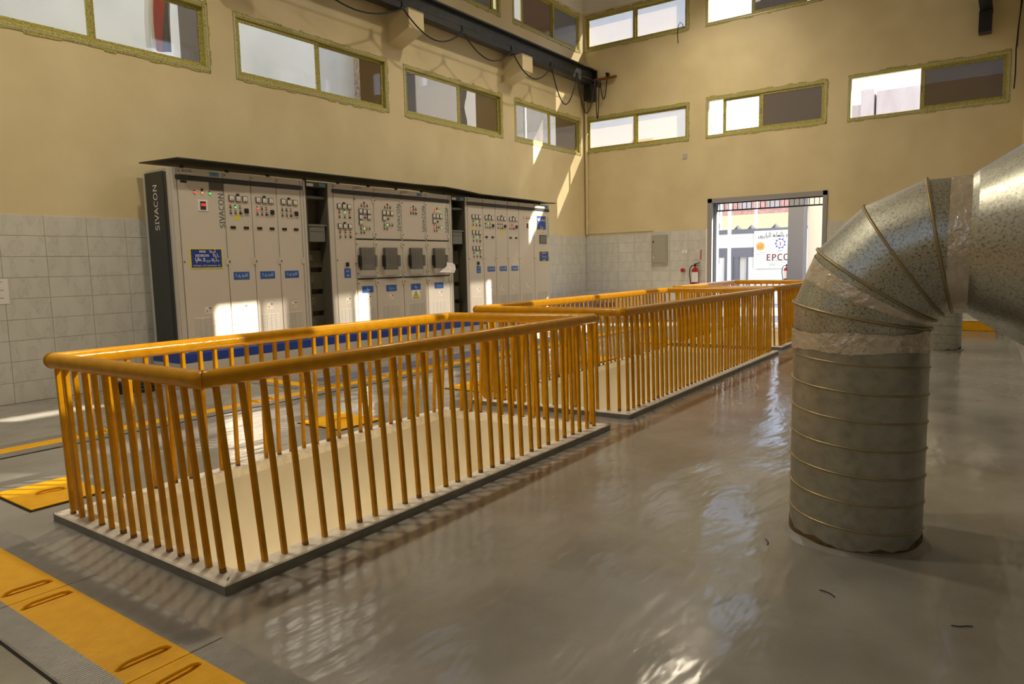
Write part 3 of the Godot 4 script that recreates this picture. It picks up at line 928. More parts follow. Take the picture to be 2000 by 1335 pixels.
		if i == 2: add_lamps(t, [[0.165 + x, yy(2.581), "lamp_g"], [0.231 + x, yy(2.581), "lamp_r"], [0.297 + x, yy(2.581), "knob"]])
		else:
			add_meters(t, [[0.138 + x, yy(2.56)], [0.23 + x, yy(2.559)], [0.328 + x, yy(2.558)], [0.138 + x, yy(2.462)]])
			part(t, "selector_knob", knob_mesh(), M.black, Vector3(0.235 + x, yy(2.455), 0))
			if i == 0: add_meters(t, [[0.328, yy(2.466)], [0.138, yy(2.368)]])
			var yb = 2.267 if i == 0 else 2.346
			var low = [["lamp_r", "on_g", "lamp_o", "lamp_g"], ["lamp_r", "on_g", "lamp_o", "lamp_g"], [], ["on_r", "lamp_g", "lamp_r", "on_g"]][i]
			for k in 4: add_lamps(t, [[0.136 + x + 0.066 * k, yy(yb), low[k]]])
			add_lamps(t, [[0.136 + x, yy(yb - 0.068), "lamp_g"], [0.202 + x, yy(yb - 0.068), "lamp_r"]])
		if i > 0: sivacon(t, [0, 0.612, 0.596, 0.602][i], 2.24, 2.74, M.teal)
		var bx0 = [0.068, 0.182, 0.168, 0.164][i]
		breaker(m, w, bx0, bx0 + 0.322, 1.558, 1.945)
		var px = [0.102, 0.226, 0.185, 0.183][i]
		plate(b, px, px + 0.26, yy(1.163), yy(1.279), [L[i][3]])
		if i == 2:
			var wa = MB.new()
			wa.bx(0.2, 0.425, yy(0.985), yy(1.16), 0, 0.002)
			var wb = MB.new()
			wb.tri(Vector3(0.222, yy(1.0), 0.0025), Vector3(0.403, yy(1.0), 0.0025), Vector3(0.3125, yy(1.15), 0.0025))
			var wc = MB.new()
			wc.tri(Vector3(0.24, yy(1.009), 0.003), Vector3(0.385, yy(1.009), 0.003), Vector3(0.3125, yy(1.132), 0.003))
			var wd = MB.new()
			wd.poly([Vector2(0.318, yy(1.1)), Vector2(0.304, yy(1.062)), Vector2(0.32, yy(1.062)), Vector2(0.308, yy(1.022))], 0.007, 0.003)
			part(b, "warning_sign", multi([[wa, M.white], [wb, M.black], [wc, M.yel_sign], [wd, M.black]]), null, Vector3.ZERO, Vector3.ZERO, "yellow triangle with lightning bolt on white")
		else: warn(b, [0.2, 0.3, 0, 0.3][i], yy(1.02))
		vents(b, w * 0.2, w * 0.84, yy(0.62), yy(0.94), 4)
	# ---- third block
	o = cell("tall cabinet with three rows of meters, first of the far group", -11.36, 0.51)
	shell(o, 0.51, 0.07)
	d = door(o, 0.51, 0.5, 2.828, 1.73)
	for k in 3:
		var yv = [2.6, 2.275, 1.95][k]
		add_meters(d, [[0.178, yy(yv)], [0.286, yy(yv)], [0.392, yy(yv)]])
		add_lamps(d, [[0.175, yy(yv - 0.095), "lamp_r"], [0.284, yy(yv - 0.095), "on_g"], [0.392, yy(yv - 0.095), "lamp_o"], [0.175, yy(yv - 0.175), "lamp_g"], [0.284, yy(yv - 0.175), "lamp_r"], [0.392, yy(yv - 0.175), "knob"]])
	part(d, "yellow_sticker", bxm("ys2", 0.15, 0.23, yy(2.335), yy(2.39), 0, 0.002), M.yel_sign)
	part(d, "rotary_switch", bxm("rot", 0, 0, 0, 0, 0, 0), M.black, Vector3(0.309, yy(1.64), 0))
	plate(d, 0.253, 0.392, yy(1.431), yy(1.579), ["mqdm", "lwHp"]); warn(d, 0.24, yy(1.03)); vents(d, 0.1, 0.43, yy(0.62), yy(0.96), 4)
	var far = [["narrow pump cabinet with a lit green lamp and black slots, second of the far group", -11.87, ["lamp_r", "on_g", "lamp_o", 0], true], ["narrow pump cabinet with yellow sticker and no slots, third of the far group", -12.31, ["lamp_r", "lamp_g", "lamp_o", 0], false], ["narrow pump cabinet with two lit red lamps, fourth of the far group", -12.75, ["on_r", "lamp_g", "on_r", 0], true]]
	for i in 3:
		o = cell(far[i][0], far[i][1], 0.44)
		shell(o, 0.44)
		d = door(o, 0.44, 0.5, 2.828, 1.73)
		pump_group(d, 2.598, far[i][2])
		part(d, "rotary_switch", bxm("rot", 0, 0, 0, 0, 0, 0), M.black, Vector3(0.345, yy(2.434), 0))
		if far[i][3]: slots(d, 2.19)
		else: part(d, "yellow_sticker", bxm("ys3", 0.17, 0.27, yy(2.26), yy(2.33), 0, 0.002), M.yel_sign)
		plate(d, 0.12, 0.385, yy(1.457), yy(1.565), ["Tlmbp rqm %d" % (i + 1)])
		warn(d, 0.165, yy(1.04)); vents(d, 0.063, 0.375, yy(0.62), yy(0.96), 4)
	o = cell("plain cabinet with one small red display, second from the far right end", -13.19, 0.62)
	shell(o, 0.62)
	d = door(o, 0.62, 0.5, 2.828, 1.73)
	add_lamps(d, [[0.206, yy(2.637), "on_r"], [0.318, yy(2.64), "lamp_o"], [0.429, yy(2.642), "lamp_g"]])
	var da = MB.new()
	da.bx(0.262, 0.396, yy(2.395), yy(2.548), 0, 0.006, 0.002)
	var db = MB.new()
	db.bx(0.298, 0.378, yy(2.415), yy(2.53), 0.006, 0.011, 0.002)
	part(d, "display_panel", multi([[da, M.face], [db, M.ink_red]]))
	sivacon(d, 0.575, 2.2, 2.67, M.cyan_tag)
	warn(d, 0.27, yy(1.06)); vents(d, 0.1, 0.52, yy(0.62), yy(0.96), 4)
	o = cell("control cabinet with two blue sign boards at the far right end", -13.81, 0.66)
	shell(o, 0.66)
	maker_tag(o, 0.05, 2.94, 0.11); cyan_tag(o, 0.46, 0.6)
	d = door(o, 0.66, 0.5, 2.828, 1.73)
	for k in 2:
		var e = [[0.1, 0.53, 2.385, 2.735, ["lwHp mraqbp", "mrkz"]], [0.19, 0.62, 1.645, 1.905, ["tHkm alzatN", "lwHp mnTqp", "alTaqp"]]][k]
		var ea = MB.new()
		ea.bx(e[0], e[1], yy(e[2]), yy(e[3]), 0, 0.003)
		part(d, "sign_border", ea, M.yel_sign)
		var pl = part(d, "sign_field", bxm("sf%d" % k, e[0] + 0.022, e[1] - 0.022, yy(e[2] + 0.018), yy(e[3] - 0.018), 0.003, 0.005), M.blue_dark)
		var lw = MB.new()
		var H = e[3] - e[2]
		for j in e[4].size():
			var size = minf((e[1] - e[0]) * 0.75 / script_width(e[4][j]), H * 0.34 / e[4].size() * 1.4)
			script(lw, e[4][j], (e[0] + e[1]) / 2, yy(e[3] - H * (j + 0.72) / e[4].size()), size, size * 0.15, 0.005)
		part(d, "sign_lettering", lw, M.glyph)
	part(d, "screen_frame", bxm("scf", 0.222, 0.525, yy(2.074), yy(2.277), 0, 0.012, 0.004), M.charcoal)
	part(d, "screen", bxm("scs", 0.244, 0.503, yy(2.092), yy(2.258), 0.012, 0.014), M.dull)
	part(d, "lamp_dot", bxm("ld", 0.36, 0.385, yy(2.33), yy(2.342), 0, 0.006), M.black)
	sivacon(d, 0.6, 2.23, 2.7, M.cyan_tag)
	vents(d, 0.1, 0.56, yy(0.62), yy(0.96), 4)
	# the crumpled sheet left on the last breaker
	var cp = MB.new()
	var rows = [[Vector3(-0.01, 0.13, 0.02), Vector3(0.14, 0.11, 0.05), Vector3(0.23, 0.07, 0.03)], [Vector3(-0.03, 0.05, 0.035), Vector3(0.1, 0.04, 0.06), Vector3(0.22, -0.01, 0.05)], [Vector3(-0.2, -0.05, 0.0), Vector3(0.05, -0.03, 0.08), Vector3(0.17, -0.055, 0.07)], [Vector3(-0.22, -0.06, 0.02), Vector3(0.0, -0.075, 0.09), Vector3(0.14, -0.085, 0.075)]]
	for i in 3:
		for j in 2:
			cp.quad(rows[i][j], rows[i + 1][j], rows[i + 1][j + 1], rows[i][j + 1])
			cp.quad(rows[i][j + 1] - Vector3(0, 0, 0.001), rows[i + 1][j + 1] - Vector3(0, 0, 0.001), rows[i + 1][j] - Vector3(0, 0, 0.001), rows[i][j] - Vector3(0, 0, 0.001))
	solo("paper_sheet", cp, M.paper, "crumpled white paper sheet lodged on the last breaker of the middle group", "paper", Vector3(CX + 0.09, 1.54, -10.1 - 0.45), PI / 2)
	# plinth
	var pt = thing("plinth", "long plinth with blue band under the switchgear row", "plinth", Vector3(CX, 0, -5.08))
	var p1 = MB.new()
	p1.bx(-0.72, 0.03, 0.0, 0.35, -12.79, 0.0, 0.006)
	part(pt, "plinth_wall", p1, M.plinth)
	var p2 = MB.new()
	p2.bx(-0.72, 0.034, 0.35, 0.478, -12.79, 0.004, 0.006)
	part(pt, "blue_band", p2, M.blue_paint, Vector3.ZERO, Vector3.ZERO, "glossy blue painted band")
	# canopy
	var cn = thing("canopy", "dark sagging sheet metal canopy above the switchgear row", "canopy", Vector3(CX, 3.0, -5.13))
	var prof = [[0.0, 0.075], [-2.0, 0.085], [-4.5, 0.09], [-5.4, 0.105], [-5.9, 0.085], [-6.5, 0.045], [-9.5, 0.028]]
	for i in prof.size() - 1:
		var a = prof[i]
		var b = prof[i + 1]
		var s = MB.new()
		var f0 = 0.19 - 0.08 * (a[0] / -9.5)
		var f1 = 0.19 - 0.08 * (b[0] / -9.5)
		var P = [Vector3(-0.8, a[1] + 0.03, a[0]), Vector3(f0, a[1], a[0]), Vector3(f1, b[1], b[0]), Vector3(-0.8, b[1] + 0.03, b[0])]
		var cc = (P[0] + P[1] + P[2] + P[3]) / 4
		var U = Vector3.UP * 0.016
		s.cvx([P[0] + U, P[1] + U, P[2] + U, P[3] + U], cc - U)
		s.cvx([P[0], P[1], P[2], P[3]], cc + U)
		s.cvx([P[1], P[2], P[2] + U, P[1] + U], cc)
		s.cvx([P[0], P[3], P[3] + U, P[0] + U], cc)
		if i == 0: s.cvx([P[0], P[1], P[1] + U, P[0] + U], cc)
		if i == prof.size() - 2: s.cvx([P[2], P[3], P[3] + U, P[2] + U], cc)
		part(cn, "sheet", s, M.sheet)
	for k in 14:
		for x in [-0.08, -0.5]: part(cn, "support_block", bxm("sup", -0.02, 0.02, 0, 0.05, -0.02, 0.02), M.black, Vector3(x, -0.018, -0.2 - k * 0.68))

# ---------------------------------------------------------------- ducts
func duct(label, C):
	var o = thing("ventilation_duct", label, "duct", C, deg_to_rad(2.9), "galvanised ducts rising from the floor")
	var r = 0.348
	var Rb = 0.46
	var y0 = 1.19
	var rng = RandomNumberGenerator.new()
	rng.seed = 9
	var v = MB.new()
	v.lathe([Vector2(r, -0.02), Vector2(r, y0)], 64)
	part(o, "riser", v, M.galv_pipe)
	var hx = []
	var pitch = 0.15
	for i in 64 * 7 + 20:
		var w = TAU * i / 64.0
		var y = 0.1 + pitch * i / 64.0
		if y > 1.12: break
		hx.append(Vector3(cos(w) * (r + 0.002), y, sin(w) * (r + 0.002)))
	var hm = MB.new()
	hm.tube(hx, 0.006, 6, false)
	part(o, "spiral_seam", hm, M.rib)
	# elbow: five gores in the plane of x and y
	var O = Vector3(Rb, y0, 0)
	var ring = func(th, rr, cosd):
		var rad = Vector3(-cos(th), sin(th), 0)
		var out = []
		for j in 64:
			var w = TAU * j / 64.0
			var p = O + rad * ((Rb + rr * cos(w)) / cosd) + Vector3(0, 0, rr * sin(w))
			out.append(p)
		return out
	var cd = cos(deg_to_rad(11.25))
	var ths = [0.0, 11.25, 33.75, 56.25, 78.75, 90.0]
	var ax = [0.0, 22.5, 45.0, 67.5, 90.0]
	for i in 5:
		var t0 = deg_to_rad(ths[i])
		var t1 = deg_to_rad(ths[i + 1])
		var A = ring.call(t0, r, 1.0 if i == 0 else cd)
		var B = ring.call(t1, r, 1.0 if i == 4 else cd)
		var ta = deg_to_rad(ax[i])
		var radial = Vector3(-cos(ta), sin(ta), 0)
		var RA = []
		var RB = []
		for j in 64:
			var w = TAU * j / 64.0
			var n = radial * cos(w) + Vector3(0, 0, sin(w))
			RA.append([A[j], n]); RB.append([B[j], n])
		var g = MB.new()
		g.skin([RA, RB])
		part(o, "elbow_gore", g, M.galv)
	for i in range(1, 5):
		var R = ring.call(deg_to_rad(ths[i]), r + 0.006, cd)
		var s = MB.new()
		s.tube(R, 0.008, 6, true)
		part(o, "standing_seam", s, M.rib)
	# transition piece that widens towards the wall, and the large duct
	var tm = Transform3D(Basis(Vector3.BACK, -PI / 2), Vector3(Rb, y0 + Rb, 0))
	var cone = MB.new()
	cone.lathe([Vector2(r, 0.0), Vector2(r, 0.035), Vector2(r + 0.03, 0.07), Vector2(0.56, 0.36), Vector2(0.56, 0.6)], 64, tm)
	part(o, "flared_transition", cone, M.galv)
	# foil tape
	var tp = MB.new()
	var wv = []
	for a in 2:
		var R = []
		for j in 64:
			var w = TAU * j / 64.0
			var jag = (0.006 * sin(w * 5.0) + 0.003 * sin(w * 17.0)) * (1 if a else -1)
			R.append([Vector3(cos(w) * (r + 0.009), [1.095, 1.198][a] + jag, sin(w) * (r + 0.009)), Vector3(cos(w), 0, sin(w))])
		wv.append(R)
	tp.skin(wv)
	part(o, "foil_tape", tp, M.tape, Vector3.ZERO, Vector3.ZERO, "silver foil tape wrapped round the joint")
	var t2 = MB.new()
	t2.lathe([Vector2(r + 0.006, -0.05), Vector2(r + 0.007, 0.05), Vector2(r + 0.02, 0.075)], 64, tm)
	part(o, "foil_tape", t2, M.tape)
	# a strip across the second gore
	var t3 = MB.new()
	var sa = []
	var sb = []
	for j in 28:
		var f = j / 27.0
		var w = lerpf(-0.1, PI - 0.35, f)
		var ang = deg_to_rad(27.0 - 3.0 * f)
		for k in 2:
			var th = ang - deg_to_rad(4.6) * (1 if k else -1) * (1.0 - 0.25 * f)
			var ta = deg_to_rad(22.5)
			var radial = Vector3(-cos(ta), sin(ta), 0)
			var n = radial * cos(w) + Vector3(0, 0, sin(w))
			var rad = Vector3(-cos(th), sin(th), 0)
			var p = O + rad * ((Rb + (r + 0.005) * cos(w)) / cos(th - ta)) + Vector3(0, 0, (r + 0.005) * sin(w))
			if k: sb.append([p, n])
			else: sa.append([p, n])
	for j in 27:
		for q in [[sa[j], sa[j + 1], sb[j + 1], sb[j]]]:
			var fnn = (q[1][0] - q[0][0]).cross(q[3][0] - q[0][0])
			if fnn.dot(q[0][1]) < 0: q.reverse()
			for t in [[0, 2, 1], [0, 3, 2]]:
				for e in t: t3.vn(q[e][0], q[e][1])
	part(o, "foil_tape", t3, M.tape)
	# sealed foot
	var ft = MB.new()
	var pr = []
	for a in 3:
		var R = []
		for j in 64:
			var w = TAU * j / 64.0
			var e = 0.012 * sin(w * 3.0 + 1.0) + 0.006 * sin(w * 9.0)
			R.append([Vector3(cos(w) * (r + [0.035 + e, 0.018 + e, 0.002][a]), [0.0, 0.006, 0.018 + e * 0.5][a], sin(w) * (r + [0.035 + e, 0.018 + e, 0.002][a])), Vector3(cos(w) * 0.4, 0.9, sin(w) * 0.4).normalized()])
		pr.append(R)
	ft.skin(pr)
	part(o, "sealant_skirt", ft, M.curb_grey)
	var rs = MB.new()
	var ra = []
	for a in 2:
		var R = []
		for j in 64:
			var w = TAU * j / 64.0
			R.append([Vector3(cos(w) * (r + 0.002), [0.02, 0.045 + 0.02 * sin(w * 2.0 + 2.0) + 0.012 * sin(w * 7.0) + 0.006 * sin(w * 19.0)][a], sin(w) * (r + 0.002)), Vector3(cos(w), 0, sin(w))])
		ra.append(R)
	rs.skin(ra)
	part(o, "rusty_edge", rs, M.rust)
	return o

# ---------------------------------------------------------------- floor plates
func rod_handle(parent, a, b, m):              # a bar bent down at both ends
	var mb = MB.new()
	var d = (b - a).normalized()
	mb.tube([a - d * 0.004 + Vector3(0, -0.002, 0), a + d * 0.012 + Vector3(0, 0.012, 0), a + d * 0.04 + Vector3(0, 0.02, 0), b - d * 0.04 + Vector3(0, 0.02, 0), b - d * 0.012 + Vector3(0, 0.012, 0), b + d * 0.004 + Vector3(0, -0.002, 0)], 0.0095, 8)
	return part(parent, "handle", mb, m)

func ribs_into(mb, x0, x1, z0, z1, y, step, along_x):
	# low pressed ribs of the checker plate
	var k = 0
	var u = x0 if along_x else z0
	var lim = x1 if along_x else z1
	while u < lim - step:
		for j in 1:
			if along_x: mb.quad(Vector3(u, y + 0.0002, z1), Vector3(u + step * 0.35, y + 0.0022, z1), Vector3(u + step * 0.35, y + 0.0022, z0), Vector3(u, y + 0.0002, z0))
		if along_x: mb.quad(Vector3(u + step * 0.35, y + 0.0022, z1), Vector3(u + step * 0.7, y + 0.0002, z1), Vector3(u + step * 0.7, y + 0.0002, z0), Vector3(u + step * 0.35, y + 0.0022, z0))
		u += step
		k += 1

func trench_plate(label, at, turn, L, W, stripe, sd, hand = true):
	var o = thing("trench_cover", label, "floor plate", at, turn, "")
	var rng = RandomNumberGenerator.new()
	rng.seed = sd
	var t = 0.006
	var b = MB.new()
	b.bx(0.003, L - 0.003, 0, t, -W / 2, -stripe / 2); b.bx(0.003, L - 0.003, 0, t, stripe / 2, W / 2)
	part(o, "plate", b, M.plate)
	var s = MB.new()
	s.bx(0.003, L - 0.003, 0, t, -stripe / 2, stripe / 2)
	part(o, "yellow_stripe", s, M.yellow, Vector3.ZERO, Vector3.ZERO, "yellow painted middle stripe")
	var r = MB.new()
	var r2 = MB.new()
	ribs_into(r, 0.01, L - 0.01, -W / 2 + 0.008, -stripe / 2, t, 0.016, true)
	ribs_into(r, 0.01, L - 0.01, stripe / 2, W / 2 - 0.008, t, 0.016, true)
	ribs_into(r2, 0.01, L - 0.01, -stripe / 2, stripe / 2, t, 0.016, true)
	var q = part(o, "tread_ribs", r, M.plate)
	q.set_meta("kind", "stuff")
	q = part(o, "tread_ribs", r2, M.yellow)
	q.set_meta("kind", "stuff")
	if hand:
		for x in [0.115, L - 0.115]: rod_handle(o, Vector3(x, t, -stripe / 2 + 0.03), Vector3(x + (rng.randf() - 0.5) * 0.03, t, stripe / 2 - 0.025), M.yellow)
	return o

func hatch_cover(label, x0, x1, z0, z1, sd):
	var o = thing("hatch_cover", label, "hatch cover", Vector3((x0 + x1) / 2, 0, (z0 + z1) / 2), 0.0, "yellow hatch covers in a line")
	var w = (x1 - x0) / 2
	var l = (z1 - z0) / 2
	var e = MB.new()
	e.bx(-w - 0.012, w + 0.012, 0, 0.004, -l - 0.012, l + 0.012)
	part(o, "rebate_frame", e, M.gap)
	var b = MB.new()
	b.bx(-w, w, 0.004, 0.016, -l, l, 0.003)
	part(o, "plate", b, M.yellow)
	var r = MB.new()
	ribs_into(r, -w + 0.01, w - 0.01, -l + 0.01, l - 0.01, 0.016, 0.018, true)
	part(o, "tread_ribs", r, M.yellow).set_meta("kind", "stuff")
	rod_handle(o, Vector3(0.02, 0.016, -0.09), Vector3(-0.01, 0.016, 0.09), M.yellow)
	return o

# ---------------------------------------------------------------- outside
func outdoors():
	var g = MB.new()
	g.box(Vector3(-6, -0.15, -40), Vector3(120, 0.26, 44.0 - 0.05))
	solo("ground", g, M.pave, "pale grey paved yard outside the back door", "ground", Vector3.ZERO, 0.0, "", "structure")
	var g2 = MB.new()
	g2.box(Vector3(-35, -0.15, 2), Vector3(49, 0.26, 40)); g2.box(Vector3(36, -0.15, 2), Vector3(70, 0.26, 40))
	solo("ground", g2, M.pave, "pale grey ground beside the hall", "ground", Vector3.ZERO, 0.0, "", "structure")
	# neighbouring building to the left
	var nb = thing("building", "pale grey plastered building seen through the left windows", "building", Vector3(-14.6, 0, -8))
	var w = MB.new()
	w.bx(-6, 0, 0, 13, -5.4, 12)
	part(nb, "wall", w, M.out_wall)
	w = MB.new()
	w.bx(-0.1, 0.22, 0, 12, -5.87, -5.4)
	part(nb, "mottled_pilaster", w, M.mottled)
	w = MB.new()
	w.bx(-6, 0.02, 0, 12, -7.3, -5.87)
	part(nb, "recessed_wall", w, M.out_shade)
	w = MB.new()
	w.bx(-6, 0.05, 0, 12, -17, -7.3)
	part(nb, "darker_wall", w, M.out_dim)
	for k in 2:
		var p = MB.new()
		p.bx(0, 0.18, 0, 13, 3.6 + k * 5.0, 4.2 + k * 5.0)
		part(nb, "pilaster", p, M.out_grey if k % 2 == 0 else M.out_wall)
	# yard wall behind the door
	var yw = thing("yard_wall", "white yard wall with grey coping and gate recess beyond the door", "wall", Vector3(-8, 0, -26))
	w = MB.new()
	w.bx(-9, 9, 2.02, 2.53, -0.25, 0)
	part(yw, "white_panel", w, M.out_white)
	w = MB.new()
	w.bx(-9, 9, 2.53, 2.69, -0.3, 0.06, 0.01); w.bx(-9, 9, 1.68, 2.02, -0.25, 0.03)
	w.bx(-0.82, -0.5, 0, 1.68, -0.25, 0.06); w.bx(-0.5, -0.3, 0, 1.68, -0.2, 0.0); w.bx(-0.02, 0.04, 0, 1.68, -0.25, 0.04)
	part(yw, "grey_band", w, M.out_grey)
	w = MB.new()
	w.bx(-9, -0.82, 0, 1.68, -0.25, 0); w.bx(0.04, 9, 0, 1.68, -0.25, 0); w.bx(-0.3, -0.02, 0, 1.68, -0.25, -0.12)
	part(yw, "lower_panel", w, M.out_white)
	for x in [-0.38, 0.12, 0.97, 1.9]:
		var f = MB.new()
		f.lathe([Vector2(0.17, 2.69), Vector2(0.0, 2.85)], 4, Transform3D(Basis.IDENTITY, Vector3(x, 0, -0.1)))
		part(yw, "coping_spike", f, M.out_dim)
	# banner
	var bn = thing("banner", "white banner with emblems and large stencilled lettering on the yard wall", "banner", Vector3(-7.74, 1.26, -25.938))
	w = MB.new()
	w.bx(0, 2.3, 0, 1.34, 0, 0.02)
	part(bn, "board", w, M.white)
	var l = MB.new()
	script(l, "mqawlat trHb balsadp alzazryN", 0.98, 1.12, 0.155, 0.02, 0.021)
	part(bn, "lettering", l, M.ink)
	var co = MB.new()
	co.disc(Vector2(0.23, 0.79), 0.155, 0.022, 24)
	var co2 = MB.new()
	for k in 6: co2.stroke(Vector2(0.13 + 0.035 * k, 0.7), Vector2(0.13 + 0.04 * k, 0.88 - 0.02 * absf(k - 3)), 0.012, 0.0225)
	part(bn, "round_emblem", multi([[co, M.gold], [co2, M.orange]]), null, Vector3.ZERO, Vector3.ZERO, "round golden emblem")
	var gr = MB.new()
	for k in 24:
		var a = TAU * k / 24.0
		var b = TAU * (k + 1) / 24.0
		gr.stroke(Vector2(0.92 + 0.145 * cos(a), 0.87 + 0.145 * sin(a)), Vector2(0.92 + 0.145 * cos(b), 0.87 + 0.145 * sin(b)), 0.022, 0.022)
	for k in 9: gr.disc(Vector2(0.92 + 0.175 * cos(TAU * k / 9.0 + 0.35), 0.87 + 0.175 * sin(TAU * k / 9.0 + 0.35)), 0.026, 0.022, 8)
	var fl = MB.new()
	fl.poly([Vector2(0.91, 0.8), Vector2(0.925, 0.86), Vector2(0.91, 0.92)], 0.03, 0.022)
	part(bn, "gear_emblem", multi([[gr, M.ink_blue], [fl, M.red]]), null, Vector3.ZERO, Vector3.ZERO, "blue gear ring with small red flame")
	l = MB.new()
	script(l, "Xambp", 0.92, 0.6, 0.07, 0.01, 0.021)
	for k in 2: l.stroke(Vector2(0.08, 0.57 - k * 0.06), Vector2(0.38, 0.57 - k * 0.06), 0.014, 0.021)
	for k in 3: l.stroke(Vector2(0.55, 0.19 - k * 0.04), Vector2(1.15 - k * 0.2, 0.19 - k * 0.04), 0.012, 0.021)
	part(bn, "small_print", l, M.dull)
	text(bn, "large_lettering", "EPCON", 0.235, M.ink_red, Vector3(0.97, 0.385, 0.022), Vector3.ZERO, true, 0.004, false, 1.0)
	text(bn, "small_lettering", "CONTRACTING", 0.06, M.dull, Vector3(0.98, 0.265, 0.022), Vector3.ZERO, false, 0.004, false, 1.35)
	# poles
	for k in 2:
		var p = MB.new()
		var r = [0.06, 0.05][k]
		p.lathe([Vector2(r * 1.6, 0), Vector2(r * 1.6, 0.3), Vector2(r, 0.32), Vector2(r * 0.9, 7.0), Vector2(0.0, 7.05)], 16)
		solo("lamp_pole", p, M.white, ["thick white pole standing in front of the yard wall", "thin white pole standing behind the yard wall"][k], "pole", [Vector3(-8.0, 0, -24), Vector3(-8.15, 0, -27.5)][k])
	# houses behind
	var hb = thing("house", "cream house with red brick upper storey beyond the yard wall", "house", Vector3(-14, 0, -42))
	w = MB.new()
	w.bx(-12, 12, 0, 4.2, -4, 0)
	part(hb, "cream_wall", w, M.out_cream)
	w = MB.new()
	w.bx(-12, 12, 4.2, 5.35, -4, -0.05)
	part(hb, "brick_wall", w, M.out_brick)
	w = MB.new()
	w.bx(-12, 12, 5.35, 5.6, -4, 0.05)
	part(hb, "roof_edge", w, M.out_white)
	for k in 6:
		var f = MB.new()
		f.bx(-2.6 + k * 1.6, -1.9 + k * 1.6, 4.45, 5.15, -0.06, 0.02)
		part(hb, "window_surround", f, M.out_pink)
	# porch column and side wall
	w = MB.new()
	w.bx(-5.2, -4.78, 0, 4.4, -20.9, -20.5, 0.01)
	solo("column", w, M.out_grey, "square grey column standing just outside the back door", "column")
	w = MB.new()
	w.bx(-4.78, -0.5, 0, 4.4, -21.2, -20.95)
	solo("porch_wall", w, M.out_white, "plain white wall right of the grey column outside", "wall")
	extinguisher("red fire extinguisher outside beside the grey column", Vector3(-5.245, 0.95, -20.62), 0.9)
	# far buildings seen through the back windows
	w = MB.new()
	w.bx(-9.29, -8.74, 0, 11.5, -58, -52); w.bx(-8.74, -7.97, 0, 12.35, -58, -51.8); w.bx(-7.85, 2.3, 0, 12.2, -58, -52); w.bx(-7.97, -7.85, 0, 10.6, -58, -52.2); w.bx(-13.5, -9.29, 0, 10.4, -58, -53)
	solo("tower_block", w, M.out_pink, "unfinished pinkish concrete building seen through the right back window", "building")
	w = MB.new()
	w.bx(-25.7, -23.86, 0, 11.3, -57, -53)
	solo("far_house", w, M.out_brick, "far brown house low in the left back window", "house")
	var mn = MB.new()
	mn.lathe([Vector2(0.28, 0), Vector2(0.22, 7.85), Vector2(0.22, 8.6), Vector2(0.34, 8.75), Vector2(0.12, 8.9), Vector2(0.12, 9.2), Vector2(0.26, 9.4), Vector2(0.1, 9.6), Vector2(0.06, 9.9), Vector2(0.0, 10.0)], 12)
	mn.tube([Vector3(0.24, 10.15, 0), Vector3(0.17, 10.32, 0), Vector3(0, 10.39, 0), Vector3(-0.17, 10.32, 0), Vector3(-0.24, 10.15, 0), Vector3(-0.17, 9.98, 0), Vector3(0, 9.91, 0), Vector3(0.17, 9.98, 0)], 0.04, 6, true)
	solo("minaret_finial", mn, M.gold, "thin finial topped by a ring in the left back window", "finial", Vector3(-20.98, 0, -50))
	# street lamps
	for k in 2:
		var sl = MB.new()
		sl.tube([Vector3(0, 0, 0), Vector3(0, 6.6, 0), Vector3(0, 7.1, -0.1), Vector3(0, 7.3, -0.5), Vector3(0, 7.42, -1.1)] if k == 0 else [Vector3(0.9, 0, 0), Vector3(0.7, 7.0, 0), Vector3(0.2, 8.0, 0), Vector3(0, 8.25, 0)], 0.05, 8)
		sl.box(Vector3(0, 7.44, -1.3) if k == 0 else Vector3(-0.3, 8.42, 0), Vector3(0.2, 0.1, 0.5) if k == 0 else Vector3(0.7, 0.16, 0.3), 0.03)
		solo("street_lamp", sl, M.alu, ["curved street lamp outside the left window nearest the corner", "street lamp head seen in the open middle back window"][k], "street lamp", [Vector3(-13.2, 0, -19.4), Vector3(-12.2, 0, -33)][k])
	# hanging flag and cloth beside the left wall
	var fg = thing("flag", "red white and black flag hanging outside the front left window", "flag", Vector3(-11.0, 5.02, -5.92))
	var cols = [[M.cloth_white, -0.02, 0.17], [M.cloth_red, 0.17, 0.36], [M.black, 0.36, 0.5]]
	for e in cols:
		var f = MB.new()
		for k in 10:
			for m in 4:
				var pt = func(i, j):
					var t = i / 10.0
					var s = lerpf(e[1], e[2], j / 4.0) * (0.72 + 0.28 * t)
					return Vector3(0.06 * sin(s * 22.0 + t * 1.5), t * 2.0, -s * 0.95 - 0.12 * t + 0.03 * sin(t * 6.0))
				var a = pt.call(k, m)
				var b = pt.call(k, m + 1)
				var c = pt.call(k + 1, m + 1)
				var d = pt.call(k + 1, m)
				f.quad(a, b, c, d)
				f.quad(a - Vector3(0.003, 0, 0), d - Vector3(0.003, 0, 0), c - Vector3(0.003, 0, 0), b - Vector3(0.003, 0, 0))
		part(fg, "stripe", f, e[0])
	var st = MB.new()
	st.tube([Vector3(0.1, 2.0, -0.45), Vector3(-3.58, 2.1, -0.5)], 0.02, 6)
	part(fg, "flag_pole", st, M.alu)
	var cl = MB.new()
